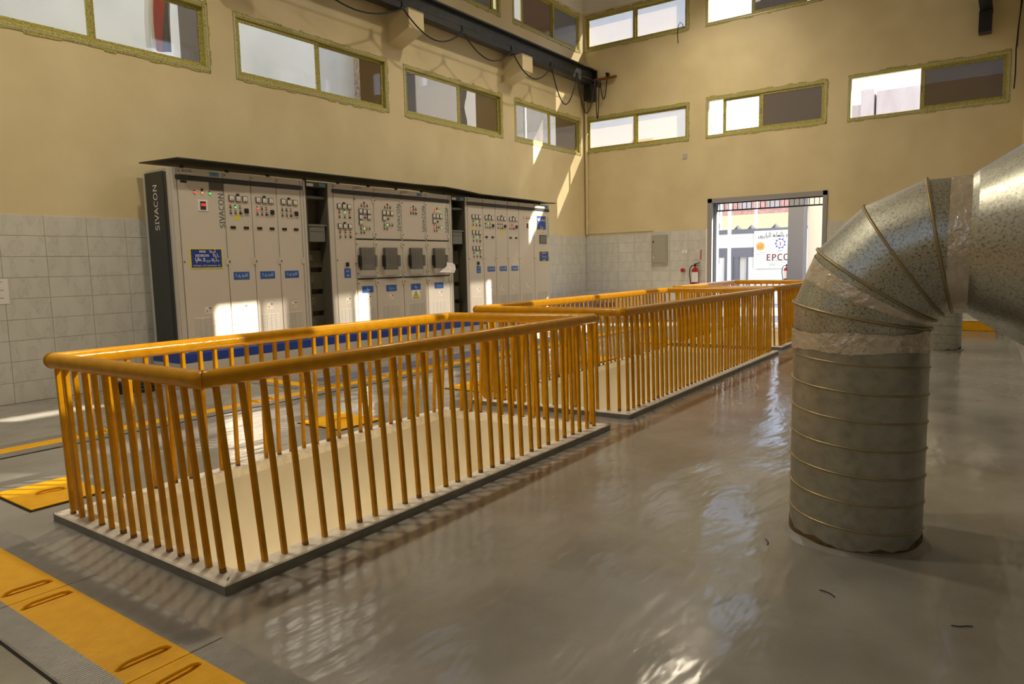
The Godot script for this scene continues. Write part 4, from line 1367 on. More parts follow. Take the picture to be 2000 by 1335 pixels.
	for k in 12:
		var t0 = k / 12.0
		var t1 = (k + 1) / 12.0
		var wv = func(t): return 0.3 + 0.05 * sin(t * 14.0) + (0.35 * (t - 0.55) if t > 0.55 else 0.0)
		for m in 4:
			var a = Vector3(0.05 * sin(m * 1.7), t0 * 1.6, -wv.call(t0) * m / 4.0)
			var b = Vector3(0.05 * sin(m * 1.7 + 1.7), t0 * 1.6, -wv.call(t0) * (m + 1) / 4.0)
			var c = Vector3(0.05 * sin(m * 1.7 + 1.7), t1 * 1.6, -wv.call(t1) * (m + 1) / 4.0)
			var d = Vector3(0.05 * sin(m * 1.7), t1 * 1.6, -wv.call(t1) * m / 4.0)
			cl.quad(a, b, c, d)
			cl.quad(a - Vector3(0.004, 0, 0), d - Vector3(0.004, 0, 0), c - Vector3(0.004, 0, 0), b - Vector3(0.004, 0, 0))
	cl.tube([Vector3(0.1, 1.6, -0.2), Vector3(-3.165, 1.6, -0.2)], 0.02, 6)
	solo("hanging_cloth", cl, M.cloth_blue, "dark blue cloth hanging outside the third left window", "cloth", Vector3(-11.2, 4.9, -13.55))

func extinguisher(label, at, s):
	var o = thing("fire_extinguisher", label, "fire extinguisher", at, 0.0)
	var b = MB.new()
	b.lathe([Vector2(0.0, 0.0), Vector2(0.07, 0.0), Vector2(0.082, 0.02), Vector2(0.082, 0.36), Vector2(0.07, 0.41), Vector2(0.035, 0.44), Vector2(0.022, 0.45), Vector2(0.022, 0.47)], 24)
	part(o, "cylinder", b, M.red)
	b = MB.new()
	b.lathe([Vector2(0.0, -0.004), Vector2(0.084, -0.004), Vector2(0.086, 0.07), Vector2(0.082, 0.074)], 24)
	part(o, "base_ring", b, M.rubber)
	b = MB.new()
	var R = [[], []]
	for j in 15:
		var w = lerpf(0.15, PI - 0.15, j / 14.0)
		for k in 2: R[k].append(Vector3(cos(w) * 0.0835, [0.1, 0.34][k], sin(w) * 0.0835))
	for j in 14: b.quad(R[0][j + 1], R[0][j], R[1][j], R[1][j + 1])
	part(o, "label", b, M.paper, Vector3.ZERO, Vector3.ZERO, "white label wrapped round the front")
	b = MB.new()
	b.box(Vector3(0, 0.5, 0), Vector3(0.05, 0.05, 0.05), 0.01)
	b.box(Vector3(0.05, 0.545, 0), Vector3(0.16, 0.018, 0.026), 0.006, Basis(Vector3.BACK, 0.25))
	b.box(Vector3(0.05, 0.505, 0), Vector3(0.13, 0.014, 0.024), 0.005, Basis(Vector3.BACK, -0.05))
	part(o, "valve_lever", b, M.black)
	b = MB.new()
	b.tube([Vector3(-0.02, 0.5, 0.01), Vector3(-0.08, 0.49, 0.02), Vector3(-0.12, 0.42, 0.03), Vector3(-0.125, 0.28, 0.03), Vector3(-0.11, 0.14, 0.02), Vector3(-0.1, 0.04, 0.02)], 0.012, 8)
	part(o, "hose", b, M.rubber)
	o.scale = Vector3.ONE * s
	return o

# ---------------------------------------------------------------- wall fittings and the crane rail
func fittings():
	# steel distribution box
	var o = thing("distribution_box", "closed beige steel distribution box mounted on the back wall tiles", "electrical box", Vector3(-8.065, 1.5, ZB + 0.014))
	var b = MB.new()
	b.bx(0, 0.45, 0, 0.8, 0, 0.05, 0.004)
	part(o, "box", b, M.panel)
	b = MB.new()
	b.bx(0.03, 0.42, 0.06, 0.75, 0.05, 0.06, 0.004)
	part(o, "door", b, M.panel)
	for y in [0.2, 0.62]:
		b = MB.new()
		b.bx(0.045, 0.075, y - 0.03, y + 0.03, 0.06, 0.07, 0.004)
		part(o, "latch", b, M.black if y > 0.5 else M.face)
	o = thing("wall_socket", "white double socket plate right of the steel box", "socket", Vector3(-7.21, 1.79, ZB + 0.014))
	for k in 2:
		b = MB.new()
		b.bx(k * 0.075, 0.07 + k * 0.075, 0, 0.095, 0, 0.012, 0.003)
		part(o, "face_plate", b, M.white)
	o = thing("safety_notice", "small white notice with red edge above the fire extinguisher", "notice", Vector3(-6.86, 1.61, ZB + 0.014))
	b = MB.new()
	b.bx(0, 0.185, 0, 0.275, 0, 0.003)
	var c = MB.new()
	c.bx(0.15, 0.178, 0.01, 0.265, 0.003, 0.004)
	var e = MB.new()
	for k in 5: e.poly([Vector2(0.02 + 0.026 * k, 0.03), Vector2(0.026 + 0.026 * k, 0.1), Vector2(0.02 + 0.026 * k, 0.13), Vector2(0.026 + 0.026 * k, 0.22)], 0.005, 0.003)
	e.poly([Vector2(0.01, 0.01), Vector2(0.14, 0.01), Vector2(0.14, 0.262), Vector2(0.01, 0.262), Vector2(0.01, 0.01)], 0.004, 0.003)
	part(o, "sheet", multi([[b, M.paper], [c, M.red], [e, M.ink]]))
	o = thing("alarm_button", "round red alarm sounder on the back wall left of the extinguisher", "alarm", Vector3(-7.17, 1.35, ZB + 0.014))
	var xf = Transform3D(Basis(Vector3.RIGHT, PI / 2), Vector3.ZERO)
	b = MB.new()
	b.lathe([Vector2(0.0, 0), Vector2(0.065, 0), Vector2(0.065, 0.05), Vector2(0.06, 0.055), Vector2(0.0, 0.055)], 20, xf)
	part(o, "base", b, M.alu)
	b = MB.new()
	b.lathe([Vector2(0.058, 0.05), Vector2(0.056, 0.085), Vector2(0.03, 0.1), Vector2(0.0, 0.1)], 20, xf)
	part(o, "sounder", b, M.red)
	extinguisher("red fire extinguisher with white label hanging on the back wall beside the door", Vector3(-6.82, 0.93, ZB + 0.105), 1.08)
	o = thing("junction_plate", "small grey blank plate on the cream wall below the left back window", "plate", Vector3(-7.22, 4.23, ZB))
	b = MB.new()
	b.bx(0, 0.13, 0, 0.13, 0, 0.012, 0.004)
	part(o, "cover", b, M.alu)
	b = MB.new()
	b.tube([Vector3(0, 0, 0.02), Vector3(-0.01, 0.25, 0.03), Vector3(0.01, 0.42, 0.04), Vector3(0.06, 0.5, 0.03), Vector3(0.12, 0.44, 0.0), Vector3(0.13, 0.36, -0.01)], 0.009, 6)
	solo("dangling_wire", b, M.rubber, "short black wire hanging from the upper left back window", "wire", Vector3(-7.345, 7.16, ZB + 0.01))
	b = MB.new()
	b.tube([Vector3(0.09, 2.2, -0.01), Vector3(0.05, 1.6, 0.0), Vector3(0.02, 1.2, 0.0), Vector3(0.0, 0.75, 0.01), Vector3(0.01, 0.3, 0.0), Vector3(0.0, 0.0, 0.0)], 0.014, 6)
	b.tube([Vector3(0.06, 2.2, 0.02), Vector3(0.03, 1.3, 0.03), Vector3(0.015, 0.8, 0.02)], 0.01, 6)
	solo("loose_cable", b, M.rubber, "loose black cable running down the right back corner", "cable", Vector3(-0.2, 4.9, ZB + 0.06))
	b = MB.new()
	b.tube([Vector3(0, 2.4, 0), Vector3(0.005, 4.0, 0), Vector3(-0.005, 5.5, 0), Vector3(0, 6.9, 0)], 0.035, 12)
	for k in 4: b.box(Vector3(0, 2.7 + k * 1.25, -0.02), Vector3(0.09, 0.05, 0.06), 0.006)
	solo("corner_conduit", b, M.cream, "cream painted vertical conduit in the left back corner", "conduit", Vector3(XL + 0.07, 0, ZB + 0.05))
	b = MB.new()
	b.bx(0.07, 2.06, 0, 0.055, 0, 0.035, 0.006); b.bx(0.07, 2.02, -0.035, -0.004, 0, 0.022, 0.006)
	solo("cable_trunking", b, M.cream, "cream painted trunking along the tile top from the left corner", "trunking", Vector3(XL + 0.05, 2.41, ZB + 0.002))
	o = thing("wall_paper", "framed printed page on the left wall tiles near the front", "notice", Vector3(XL + 0.014, 1.25, -3.1), PI / 2)
	b = MB.new()
	b.bx(0, 0.36, 0, 0.31, 0, 0.004)
	e = MB.new()
	for k in 7: e.stroke(Vector2(0.05, 0.27 - k * 0.033), Vector2(0.3 - 0.03 * (k % 3), 0.27 - k * 0.033), 0.006, 0.004)
	part(o, "page", multi([[b, M.paper], [e, M.dull]]))
	# runway beams of the crane, carried on the corbels
	for side in 2:
		var x = [-9.82, -0.72][side]
		o = thing("runway_beam", ["black steel runway beam on the left wall corbels", "black steel runway beam end high in the right back corner"][side], "beam", Vector3(x, 6.46, ZB + 0.02))
		var L = 21.0
		b = MB.new()
		b.bx(-0.11, 0.11, 0, 0.02, 0, L, 0.004); b.bx(-0.008, 0.008, 0.02, 0.4, 0, L); b.bx(-0.11, 0.11, 0.4, 0.42, 0, L, 0.004)
		part(o, "i_section", b, M.ibeam)
		b = MB.new()
		b.bx(-0.03, 0.03, 0.42, 0.48, 0, L, 0.004)
		part(o, "rail_bar", b, M.ibeam)
		b = MB.new()
		b.bx(-0.12, 0.1, -0.42, 0.0, 0.04, 0.34, 0.008)
		if side == 0: b.bx(-0.1, 0.12, -0.02, 0.42, 0.0, 0.06)
		part(o, "end_stop", b, M.black)
	# festoon: wire, trolleys, looped cable, and the end bracket
	o = thing("festoon_cable", "looped black festoon cable hung along the left runway beam", "cable", Vector3(-9.5, 6.42, 0))
	var zs = [-7.6, -10.0, -11.75, -13.5, -15.15, -16.4, -17.35, -17.62]
	b = MB.new()
	b.tube([Vector3(0, 0.06, -5.0), Vector3(0, 0.06, -17.75)], 0.008, 6)
	part(o, "guide_wire", b, M.black)
	for k in zs.size():
		b = MB.new()
		b.box(Vector3(0, 0.03, zs[k]), Vector3(0.05, 0.11, 0.075), 0.012)
		b.box(Vector3(0, -0.05, zs[k]), Vector3(0.04, 0.06, 0.12), 0.012)
		part(o, "trolley", b, M.black)
	for k in zs.size() - 1:
		var a = zs[k] - 0.03
		var c2 = zs[k + 1] + 0.03
		var sag = [0.32, 0.34, 0.34, 0.4, 0.75, 0.8, 0.85][k]
		var pts = []
		for i in 17:
			var t = i / 16.0
			var u = 2 * t - 1
			pts.append(Vector3(0.0, -0.07 - sag * (1 - pow(absf(u), 1.9)), lerpf(a, c2, t)))
		b = MB.new()
		b.tube(pts, 0.0145, 8)
		part(o, "cable_loop", b, M.rubber)
	o = thing("festoon_bracket", "rusty brown bracket arm with clamp at the end of the left runway beam", "bracket", Vector3(-9.7, 6.62, ZB + 0.06))
	b = MB.new()
	b.bx(-0.1, 0.62, -0.03, 0.03, 0, 0.05, 0.004); b.bx(-0.1, 0.62, -0.03, -0.02, 0, 0.09)
	part(o, "angle_arm", b, M.orange)
	b = MB.new()
	b.box(Vector3(0.36, 0.07, 0.03), Vector3(0.09, 0.11, 0.07), 0.01); b.box(Vector3(0.32, 0.12, 0.03), Vector3(0.06, 0.04, 0.05), 0.008, Basis(Vector3.BACK, 0.5))
	part(o, "clamp", b, M.black)
	b = MB.new()
	var pts2 = []
	for i in 17:
		var u = i / 8.0 - 1
		pts2.append(Vector3(lerpf(0.16, 0.34, i / 16.0), -0.06 - 0.5 * (1 - pow(absf(u), 2.2)), 0.1 - 0.05 * i / 16.0))
	b.tube(pts2, 0.014, 8)
	part(o, "cable_tail", b, M.rubber)
	# things low on the right and left
	o = thing("kerb_block", "low yellow painted kerb at the foot of the back wall behind the ducts", "kerb", Vector3(-2.6, 0, ZB + 0.02))
	b = MB.new()
	b.bx(0, 2.32, 0, 0.2, 0, 0.25, 0.008)
	part(o, "block", b, M.yellow)
	b = MB.new()
	b.bx(0, 2.32, 0.2, 0.215, 0, 0.26, 0.003)
	part(o, "cap", b, M.curb_white)
	b = MB.new()
	b.bx(-0.03, 0.03, 0, 0.13, -0.03, 0.03, 0.006)
	solo("corner_post", b, M.orange, "short brown post at the foot of the right back corner", "post", Vector3(-0.16, 0, ZB + 0.12))
	o = thing("cable_coil", "small coil of black cable on the floor at the left end of the plinth", "cable", Vector3(-9.55, 0, -4.72))
	for k in 3:
		b = MB.new()
		var ring = []
		for j in 20: ring.append(Vector3(cos(TAU * j / 20.0) * (0.13 - 0.015 * k), 0.03 + 0.045 * k + 0.012 * sin(TAU * j / 10.0 + k), sin(TAU * j / 20.0) * (0.13 - 0.01 * k)))
		b.tube(ring, 0.028, 8, true)
		part(o, "turn", b, M.rubber)
	b = MB.new()
	b.bx(-0.06, 0.06, 0, 0.17, -0.08, 0.08, 0.02)
	solo("floor_box", b, M.black, "small black box on the floor beside the cable coil", "box", Vector3(-9.62, 0, -4.4))
	b = MB.new()
	b.bx(-0.22, 0.23, 0, 0.006, -7.6, 0, 0.002)
	solo("rubber_mat", b, M.lilac, "long dull blue rubber mat on the floor before the cabinets", "mat", Vector3(-8.02, 0, -6.5))
	for k in 3:
		b = MB.new()
		b.tube([Vector3(-0.04, 0.003, 0), Vector3(-0.01, 0.004, 0.008), Vector3(0.02, 0.006, 0.0), Vector3(0.045, 0.003, -0.006)], 0.0025, 5)
		solo("wire_scrap", b, M.rubber, ["tiny dark wire scrap on the floor at the lower right", "tiny dark wire scrap on the floor left of the near duct", "tiny dark wire scrap on the floor in front of the near duct"][k], "scrap", [Vector3(-0.12, 0, -3.46), Vector3(-1.08, 0, -3.95), Vector3(-0.66, 0, -3.47)][k], [0.4, 1.9, 2.6][k])

func ceiling_lamp(label, at):
	var o = thing("ceiling_lamp", label, "lamp", at, 0.0, "round high bay lamps under the ceiling")
	var b = MB.new()
	b.lathe([Vector2(0.0, 0.42), Vector2(0.07, 0.42), Vector2(0.09, 0.2), Vector2(0.23, 0.02), Vector2(0.235, 0.0), Vector2(0.22, 0.0), Vector2(0.08, 0.18)], 24)
	b.tube([Vector3(0, 0.42, 0), Vector3(0, YC - at.y, 0)], 0.01, 6)
	part(o, "reflector", b, M.alu)
	b = MB.new()
	b.lathe([Vector2(0.0, 0.012), Vector2(0.2, 0.012), Vector2(0.2, 0.03), Vector2(0.0, 0.03)], 24)
	part(o, "lamp_disc", b, glow(Color(1.0, 0.93, 0.8), 6.0))
	var s := SpotLight3D.new()
	s.name = "lamp_light"
	o.add_child(s, true)
	s.position = Vector3(0, -0.02, 0)
	s.rotation.x = -PI / 2
	s.spot_angle = 75.0; s.spot_range = 40.0; s.spot_attenuation = 2.0
	s.light_color = Color(1.0, 0.94, 0.83); s.light_energy = LAMP; s.light_size = 0.2
	s.shadow_enabled = true

var LAMP := 22.0

func _ready():
	# ---- camera
	var cam := Camera3D.new()
	cam.name = "camera"
	add_child(cam)
	cam.position = Vector3(0, 1.6, 0)
	cam.rotation = Vector3(-0.11004936, 0.62207602, -0.02174893)
	cam.fov = rad_to_deg(2.0 * atan(667.5 / 1371.46))
	cam.near = 0.05; cam.far = 300.0
	cam.current = true
	# ---- sky and exposure
	var env := Environment.new()
	var sm := ProceduralSkyMaterial.new()
	sm.sky_top_color = c8(150, 186, 232); sm.sky_horizon_color = c8(226, 234, 244); sm.sky_curve = 0.2
	sm.ground_bottom_color = c8(150, 145, 138); sm.ground_horizon_color = c8(200, 198, 194)
	sm.sun_angle_max = 12.0
	var sky := Sky.new()
	sky.sky_material = sm
	env.background_mode = Environment.BG_SKY
	env.sky = sky
	env.background_energy_multiplier = 2.9
	env.ambient_light_source = Environment.AMBIENT_SOURCE_SKY
	env.tonemap_mode = Environment.TONE_MAPPER_LINEAR
	env.tonemap_exposure = 1.1
	env.sdfgi_enabled = true; env.ssao_enabled = true; env.ssil_enabled = true
	var we := WorldEnvironment.new()
	we.name = "world_environment"
	we.environment = env
	add_child(we)
	# ---- sun: low over the right wall, from the far right
	var sun := DirectionalLight3D.new()
	sun.name = "sun"
	add_child(sun)
	sun.look_at_from_position(Vector3.ZERO, Vector3(-1.0, -0.755, 0.59))
	sun.light_color = Color(1.0, 0.95, 0.87)
	sun.light_energy = 6.5
	sun.light_angular_distance = 0.53
	sun.shadow_enabled = true
	make_materials()
	shell_room()
	openings()
	floor_plates()
	switchgear()
	duct("large galvanised duct elbow rising from the floor in the right foreground", Vector3(-0.702, 0, -4.355))
	duct("smaller looking galvanised duct standing behind the foreground duct", Vector3(-1.04, 0, -13.96))
	fittings()
	outdoors()
	for k in 4:
		ceiling_lamp(["hanging high bay lamp nearest the camera", "second hanging high bay lamp along the hall", "third hanging high bay lamp along the hall", "farthest hanging high bay lamp near the back wall"][k], Vector3(-6.2, 8.9, [-1.6, -4.6, -11.2, -15.3][k]))
	for k in 3:
		for j in 2:
			basement_lamp("%s bulkhead lamp low inside the %s floor opening" % [["front", "rear"][j], ["nearest", "middle", "farthest"][k]], Vector3([-3.25, -3.32, -3.45][k], -1.9, [[-2.9, -4.9], [-7.8, -10.8], [-13.6, -15.4]][k][j]))
	for c in get_children(): clean_meta(c)

func shell_room():
	var rng = RandomNumberGenerator.new()
	rng.seed = 3
	var L = ZF - ZB
	# left wall: u = ZF - z
	var xfl = Transform3D(Basis(Vector3.UP, PI / 2), Vector3(XL, 0, ZF))
	var zl = [[-0.75 + 4.0 - 0.05, 0], [7.05, 10.4], [10.83, 14.16], [14.6, 17.94], [18.43, 21.65]]
	var holes = []
	for i in range(1, 5):
		holes.append([zl[i][0], zl[i][1], 4.6, 5.61]); holes.append([zl[i][0], zl[i][1], 7.38, 8.39])
	var wl = part(self, "wall_left", wall_mesh(-WT, L + WT, -0.3, 11.0, WT, holes), M.cream)
	wl.transform = xfl
	tag(wl, "long cream wall with pale tile wainscot behind the switchgear", "wall", "", "structure")
	var bk = MB.new()
	bk.bx(0, L, 0, 2.345, 0, 0.003)
	part(wl, "tile_bed", bk, M.grout)
	tiles(wl, 5.9, L, 2.35, 0.505, 0.261, [], rng)
	for k in 3:                                   # corbels, drawn in the wall's axes
		var u = [14.2, 17.98, 10.42][k]
		var c = MB.new()
		var P = []
		for uu in [u, u + 0.42]: P += [Vector3(uu, 5.9, 0), Vector3(uu, 6.1, 0.58), Vector3(uu, 6.46, 0.58), Vector3(uu, 6.46, 0)]
		var cen = Vector3(u + 0.21, 6.2, 0.3)
		for f in [[0, 1, 2, 3], [4, 5, 6, 7], [0, 1, 5, 4], [1, 2, 6, 5], [2, 3, 7, 6]]: c.cvx([P[f[0]], P[f[1]], P[f[2]], P[f[3]]], cen)
		part(wl, "corbel", c, M.cream)
	var pl = [[["clear", 1], [[["clear", 0.8], ["tint_half", 0.2]], 1]], [["clear", 1], [[["smoky", 0.64], ["tint", 0.36]], 1]], [["smoky", 1.12], [[["clear", 0.42], ["tint", 0.58]], 1]], [["smoky", 1.05], [[["clear", 0.22], ["tint", 0.78]], 1]]]
	var pu = [[["clear", 1], ["tint", 1]], [["tint", 1], ["clear", 1]], [["clear", 1], ["grey_blue", 0.9], ["clear", 0.16]], [["clear", 0.42], ["brown", 1.35], ["grey_blue", 1.25]]]
	var ord = ["first", "second", "third", "fourth"]
	for i in 4:
		window(xfl, zl[i + 1][0], 4.6, zl[i + 1][1] - zl[i + 1][0], 1.01, pl[i].map(func(e): return [e[1], e[0]]), "lower window of the left wall, %s from the front" % ord[i], 100 + i)
		window(xfl, zl[i + 1][0], 7.38, zl[i + 1][1] - zl[i + 1][0], 1.01, pu[i].map(func(e): return [e[1], e[0]]), "upper window of the left wall, %s from the front" % ord[i], 110 + i)
	# back wall: u = x - XL
	var xfb = Transform3D(Basis.IDENTITY, Vector3(XL, 0, ZB))
	var bh = [[0.04, 3.08, 4.69, 5.64], [3.52, 6.40, 4.69, 5.67], [6.84, 9.86, 4.67, 5.67], [0.04, 3.06, 7.44, 8.39], [3.5, 6.27, 7.44, 8.39], [6.84, 9.86, 7.44, 8.39], [3.68, 6.41, -0.05, 3.14]]
	var wb = part(self, "wall_back", wall_mesh(0, 10.12 + WT, -0.3, 11.0, WT, bh), M.cream)
	wb.transform = xfb
	tag(wb, "cream back wall with two rows of windows and a wide door", "wall", "", "structure")
	for e in [[0, 3.6], [6.47, 10.1]]:
		bk = MB.new()
		bk.bx(e[0], e[1], 0, 2.385, 0, 0.003)
		part(wb, "tile_bed", bk, M.grout)
	tiles(wb, 0.02, 3.6, 2.39, 0.51, 0.264, [], rng)
	tiles(wb, 6.47, 10.1, 2.44, 0.51, 0.264, [], rng)
	var pb = [[["dusty", 1], ["dusty", 1]], [["", 0.42], ["clear", 0.95], ["tint", 1.5]], [["", 1.38], ["tint", 1.5]], [["dusty", 1], ["dusty", 1]], [["", 1.15], ["tint", 1.3], ["", 0.36]], [["clear", 1], ["tint", 1]]]
	var bl = ["left", "middle", "right"]
	for i in 6:
		window(xfb, bh[i][0], bh[i][2], bh[i][1] - bh[i][0], bh[i][3] - bh[i][2], pb[i].map(func(e): return [e[1], e[0]]), "%s row, %s window of the back wall" % ["lower" if i < 3 else "upper", bl[i % 3]], 200 + i)
	# door opening
	var dr := Node3D.new()
	dr.name = "door_1"
	add_child(dr, true)
	dr.transform = xfb
	tag(dr, "wide grey framed back doorway with barred transom, standing open", "door", "", "structure")
	var f = MB.new()
	f.bx(3.60, 3.72, 0, 3.16, -WT - 0.02, 0.03, 0.004); f.bx(6.37, 6.47, 0, 3.16, -WT - 0.02, 0.03, 0.004); f.bx(3.60, 6.47, 3.05, 3.16, -WT - 0.02, 0.03, 0.004)
	part(dr, "door_frame", f, M.door_grey)
	f = MB.new()
	f.bx(3.72, 3.8, 0, 3.05, -WT, -0.1, 0.006)
	part(dr, "inner_jamb", f, M.door_blue)
	f = MB.new()
	f.bx(3.72, 6.37, 2.83, 2.865, -0.17, -0.13, 0.004); f.bx(3.72, 6.37, 3.02, 3.05, -0.17, -0.13, 0.004); f.bx(3.78, 3.81, 2.83, 3.05, -0.17, -0.13)
	part(dr, "transom_rail", f, M.charcoal)
	for k in 22:
		f = MB.new()
		f.bx(-0.007, 0.007, 2.86, 3.03, -0.157, -0.143)
		part(dr, "transom_bar", f, M.charcoal, Vector3(3.86 + k * 0.1145, 0, 0))
	f = MB.new()
	f.bx(-0.05, -0.005, 0.03, 2.82, -1.25, -0.01, 0.006)
	var leaf = part(dr, "door_leaf", f, M.door_blue, Vector3(3.79, 0, -WT - 0.03), Vector3(0, deg_to_rad(20.5), 0), "blue grey leaf swung open outwards")
	for y in [0.5, 1.5, 2.4]:
		var hg = MB.new()
		hg.tube([Vector3(0.01, y, 0.0), Vector3(0.01, y + 0.14, 0.0)], 0.016, 8)
		part(leaf, "hinge", hg, M.steel)
	f = MB.new()
	f.bx(3.56, 3.60, 0, 2.4, 0, 0.02, 0.003)
	part(dr, "corner_strip", f, M.white)
	# right wall, very slightly out of square: u from the back corner towards the camera
	var xfr = Transform3D(Basis(Vector3.UP, deg_to_rad(-88.0)), Vector3(-0.02, 0, ZB))
	var ur = [[0.24, 3.46], [3.72, 7.29], [7.72, 11.06], [11.5, 14.84], [15.3, 18.6]]
	var rh = []
	for e in ur:
		rh.append([e[0], e[1], 4.6, 5.61]); rh.append([e[0], e[1], 7.38 if e[0] != 7.72 else 6.86, 8.39 if e[0] != 7.72 else 7.87])
	var wr = part(self, "wall_right", wall_mesh(-WT, L + 0.3, -0.3, 11.0, WT, rh), M.cream)
	wr.transform = xfr
	tag(wr, "cream wall along the right edge behind the ducts", "wall", "", "structure")
	bk = MB.new()
	bk.bx(0, L, 0, 2.345, 0, 0.003)
	part(wr, "tile_bed", bk, M.grout)
	tiles(wr, 0.0, 9.1, 2.35, 0.505, 0.261, [], rng)
	var rl = [[["tint_light", 1], ["tint_light", 1]], [["tint_light", 1], ["tint_light", 1]], [["tint_light", 1], ["tint_light", 1]], [["tint_light", 1], ["tint_light", 1]], [["tint_light", 1], ["tint_light", 1]]]
	var ru = [[["", 0.22], ["tint_light", 0.62], ["film", 0.42], ["tint_light", 0.9], ["film", 1.06]], [["", 0.36], ["tint_light", 0.5], ["film", 0.85], ["tint_light", 0.55], ["", 0.72], ["film", 0.59]], [["film", 0.68], ["", 1.1], ["film", 1.56]], [["film", 1], ["film", 1]], [["film", 1], ["film", 1]]]
	for i in 5:
		window(xfr, ur[i][0], 4.6, ur[i][1] - ur[i][0], 1.01, rl[i].map(func(e): return [e[1], e[0]]), "lower window of the right wall, %s from the back corner" % ORD[i], 300 + i, i == 0)
		window(xfr, ur[i][0], 7.38 if i != 2 else 6.86, ur[i][1] - ur[i][0], 1.01, ru[i].map(func(e): return [e[1], e[0]]), "upper window of the right wall, %s from the back corner" % ORD[i], 310 + i, i == 0)
	# wall behind the camera, ceiling, white bands
	var xff = Transform3D(Basis(Vector3.UP, PI), Vector3(0.74, 0, ZF))
	var fh = []
	for v in [[4.6, 5.61], [7.38, 8.39]]:
		for e in [[0.8, 3.8], [4.2, 7.1], [7.5, 10.4]]: fh.append([e[0], e[1], v[0], v[1]])
	var wf = part(self, "wall_front", wall_mesh(-0.6, 10.87 + WT, -0.3, 11.0, WT, fh), M.cream)
	wf.transform = xff
	tag(wf, "cream windowed wall behind the viewpoint", "wall", "", "structure")
	for i in 6: window(xff, fh[i][0], fh[i][2], 3.0 if i % 3 == 0 else 2.9, 1.01, [[1, "clear"], [1, "clear"]], "%s window of the wall behind the viewpoint, %s from the right wall" % [["lower", "upper"][i / 3], ORD[i % 3]], 400 + i, false)
	var ce = MB.new()
	ce.bx(XL - WT, 1.3, YC, YC + 0.4, ZB - WT, ZF + WT)
	solo("ceiling", ce, M.white_wall, "white ceiling slab of the hall", "ceiling", Vector3.ZERO, 0.0, "", "structure")
	var tb = MB.new()
	tb.bx(0, L, 8.46, YC, 0, 0.012)
	var t1 = part(self, "trim_1", tb, M.white_wall)
	t1.transform = xfl
	tag(t1, "white band above the upper windows of the left wall", "trim", "", "structure")
	tb = MB.new()
	tb.bx(0.012, 10.1, 8.46, YC, 0, 0.012)
	t1 = part(self, "trim_2", tb, M.white_wall)
	t1.transform = xfb
	tag(t1, "white band above the upper windows of the back wall", "trim", "", "structure")

func basement_lamp(label, at):
	var o = thing("basement_lamp", label, "lamp", at, 0.0, "bulkhead lamps in the floor openings")
	var xf = Transform3D(Basis(Vector3.BACK, PI / 2), Vector3.ZERO)
	var b = MB.new()
	b.lathe([Vector2(0.0, -0.02), Vector2(0.11, -0.02), Vector2(0.11, 0.04), Vector2(0.09, 0.05)], 20, xf)
	part(o, "base", b, M.alu)
	b = MB.new()
	b.lathe([Vector2(0.092, 0.04), Vector2(0.085, 0.08), Vector2(0.05, 0.11), Vector2(0.0, 0.12)], 20, xf)
	part(o, "globe", b, glow(Color(1.0, 0.95, 0.85), 2.0))
	var l := OmniLight3D.new()
	l.name = "lamp_light"
	o.add_child(l, true)
	l.position = Vector3(-0.2, 0, 0)
	l.omni_range = 20.0; l.omni_attenuation = 2.0; l.light_size = 0.1
	l.light_color = Color(1.0, 0.93, 0.8); l.light_energy = 0.8; l.shadow_enabled = true

const ORD := ["first", "second", "third", "fourth", "fifth", "sixth", "seventh", "eighth", "ninth", "tenth", "eleventh", "twelfth", "thirteenth", "fourteenth", "fifteenth", "sixteenth"]
const H1 := [Vector3(-3.107, 0, -1.854), Vector3(-3.105, 0, -5.92), Vector3(-5.06, 0, -5.77), Vector3(-5.04, 0, -1.849)]
const H2 := [Vector3(-3.14, 0, -6.41), Vector3(-3.2, 0, -12.19), Vector3(-5.16, 0, -12.05), Vector3(-5.11, 0, -6.24)]
const H3 := [Vector3(-3.28, 0, -12.72), Vector3(-3.3, 0, -16.35), Vector3(-5.36, 0, -16.35), Vector3(-5.31, 0, -12.65)]

func inset(P, e):
	var c = (P[0] + P[1] + P[2] + P[3]) / 4.0
	var r = []
	for p in P: r.append(Vector3(p.x + (e if p.x < c.x else -e), 0, p.z + (e if p.z < c.z else -e)))
	return r

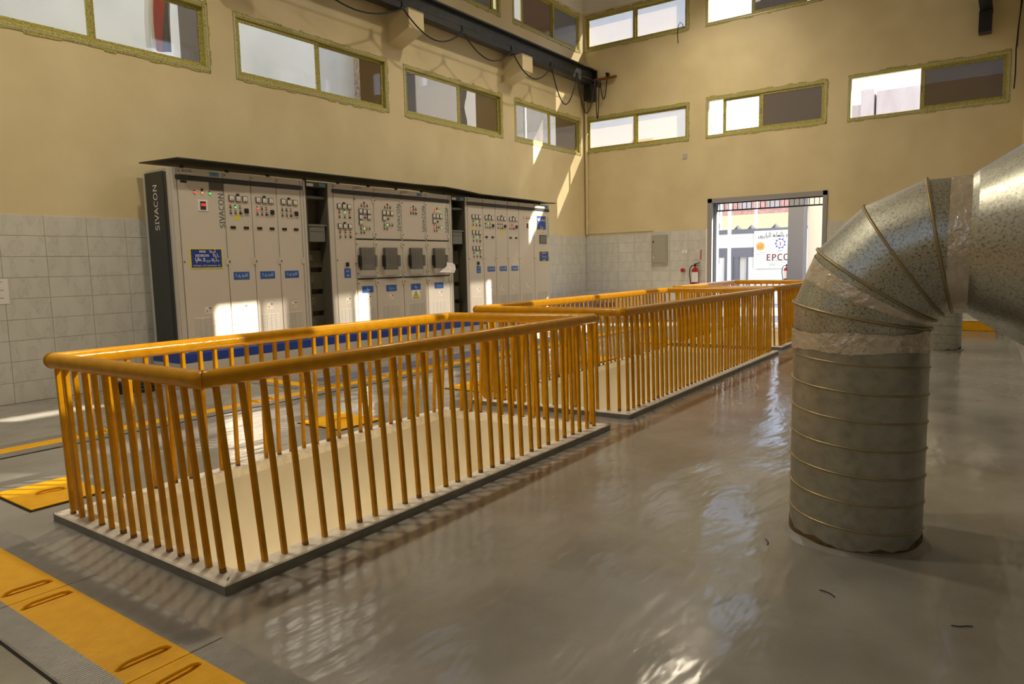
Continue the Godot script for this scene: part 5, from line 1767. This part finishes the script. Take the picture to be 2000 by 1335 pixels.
func openings():
	# the floor slab with three holes, as one mesh in the wall helper's axes laid flat
	var holes = []
	for P in [H1, H2, H3]:
		var q = inset(P, 0.06)
		holes.append([(q[2].x + q[3].x) / 2 - XL, (q[0].x + q[1].x) / 2 - XL, -(q[0].z + q[3].z) / 2 + ZF, -(q[1].z + q[2].z) / 2 + ZF])
	var fm = part(self, "floor", wall_mesh(-0.28, 11.4, -0.28, ZF - ZB + WT, 0.25, holes), M.floor)
	fm.transform = Transform3D(Basis(Vector3.RIGHT, -PI / 2), Vector3(XL, 0, ZF))
	tag(fm, "glossy grey painted floor of the hall", "floor", "", "structure")
	opening("trim_3", "white topped curb round the nearest floor opening", H1, 1)
	opening("trim_4", "white topped curb round the middle floor opening", H2, 2)
	opening("trim_5", "white topped curb round the farthest floor opening", H3, 3)
	railing("nearest ochre tube railing, round the front floor opening", [Vector3(-3.19, 0, -1.94), Vector3(-3.2, 0, -5.84), Vector3(-4.97, 0, -5.68), Vector3(-4.97, 0, -1.915)],
		[Vector3(-3.255, 0, -1.90), Vector3(-3.3, 0, -5.98), Vector3(-4.86, 0, -5.62), Vector3(-4.89, 0, -1.87)], 1.063, [29, 14, 29, 14], 7)
	railing("middle ochre tube railing, round the second floor opening", [Vector3(-3.23, 0, -6.5), Vector3(-3.29, 0, -12.08), Vector3(-5.07, 0, -11.95), Vector3(-5.02, 0, -6.36)],
		[Vector3(-3.3, 0, -6.6), Vector3(-3.29, 0, -12.08), Vector3(-5.1, 0, -11.9), Vector3(-5.12, 0, -6.45)], 1.08, [43, 14, 43, 14], 8)
	railing("farthest ochre tube railing, nearest the back door", [Vector3(-3.37, 0, -12.81), Vector3(-3.39, 0, -16.25), Vector3(-5.27, 0, -16.25), Vector3(-5.22, 0, -12.74)],
		[Vector3(-3.4, 0, -12.78), Vector3(-3.42, 0, -16.3), Vector3(-5.3, 0, -16.3), Vector3(-5.27, 0, -12.7)], 1.08, [26, 14, 26, 14], 9)

func floor_plates():
	for k in 4:
		trench_plate(["checker floor plate with yellow stripe at the lower left corner", "checker floor plate with yellow stripe at the bottom edge, right of the corner one", "checker floor plate with yellow stripe left of the corner one", "checker floor plate with yellow stripe nearest the camera, below the frame"][k], Vector3([-3.91, -2.75, -5.07, -1.59][k], 0, -1.335), 0.0, 1.16, 0.56, 0.265, 400 + k)
	var n = 16
	for k in n:
		var z = -1.2 - k * 0.98
		trench_plate("%s plate from the front in the long yellow striped trench before the cabinets" % ORD[k], Vector3(-7.45, 0, z), PI / 2, 0.98, 0.56, 0.2, 420 + k)
	trench_plate("checker branch plate with yellow stripe running towards the cabinets", Vector3(-8.95, 0, -6.12), 0.0, 1.2, 0.5, 0.2, 450)
	var hz = [[-2.33, -1.84], [-5.1, -4.54], [-7.48, -6.87], [-10.5, -9.85], [-13.3, -12.7]]
	for k in 5:
		hatch_cover(["yellow hatch cover at the left of the nearest railing, beside its near corner", "yellow hatch cover behind the nearest railing, about its middle", "yellow hatch cover beside the gap of the first two railings", "yellow hatch cover behind the middle railing", "farthest yellow hatch cover, behind the farthest railing"][k], -6.02, -5.37, hz[k][0], hz[k][1], 500 + k)
	var gp = MB.new()
	gp.bx(-6.3, -0.4, 0, 0.003, -1.06, -1.045)
	solo("floor_joint", gp, M.gap, "dark gap line beside the near checker plates", "joint", Vector3.ZERO, 0.0, "", "structure")
	gp = MB.new()
	gp.bx(-7.17, -7.152, 0, 0.003, -17.0, -1.0)
	solo("floor_joint", gp, M.gap, "dark gap line beside the long trench plates", "joint", Vector3.ZERO, 0.0, "", "structure")
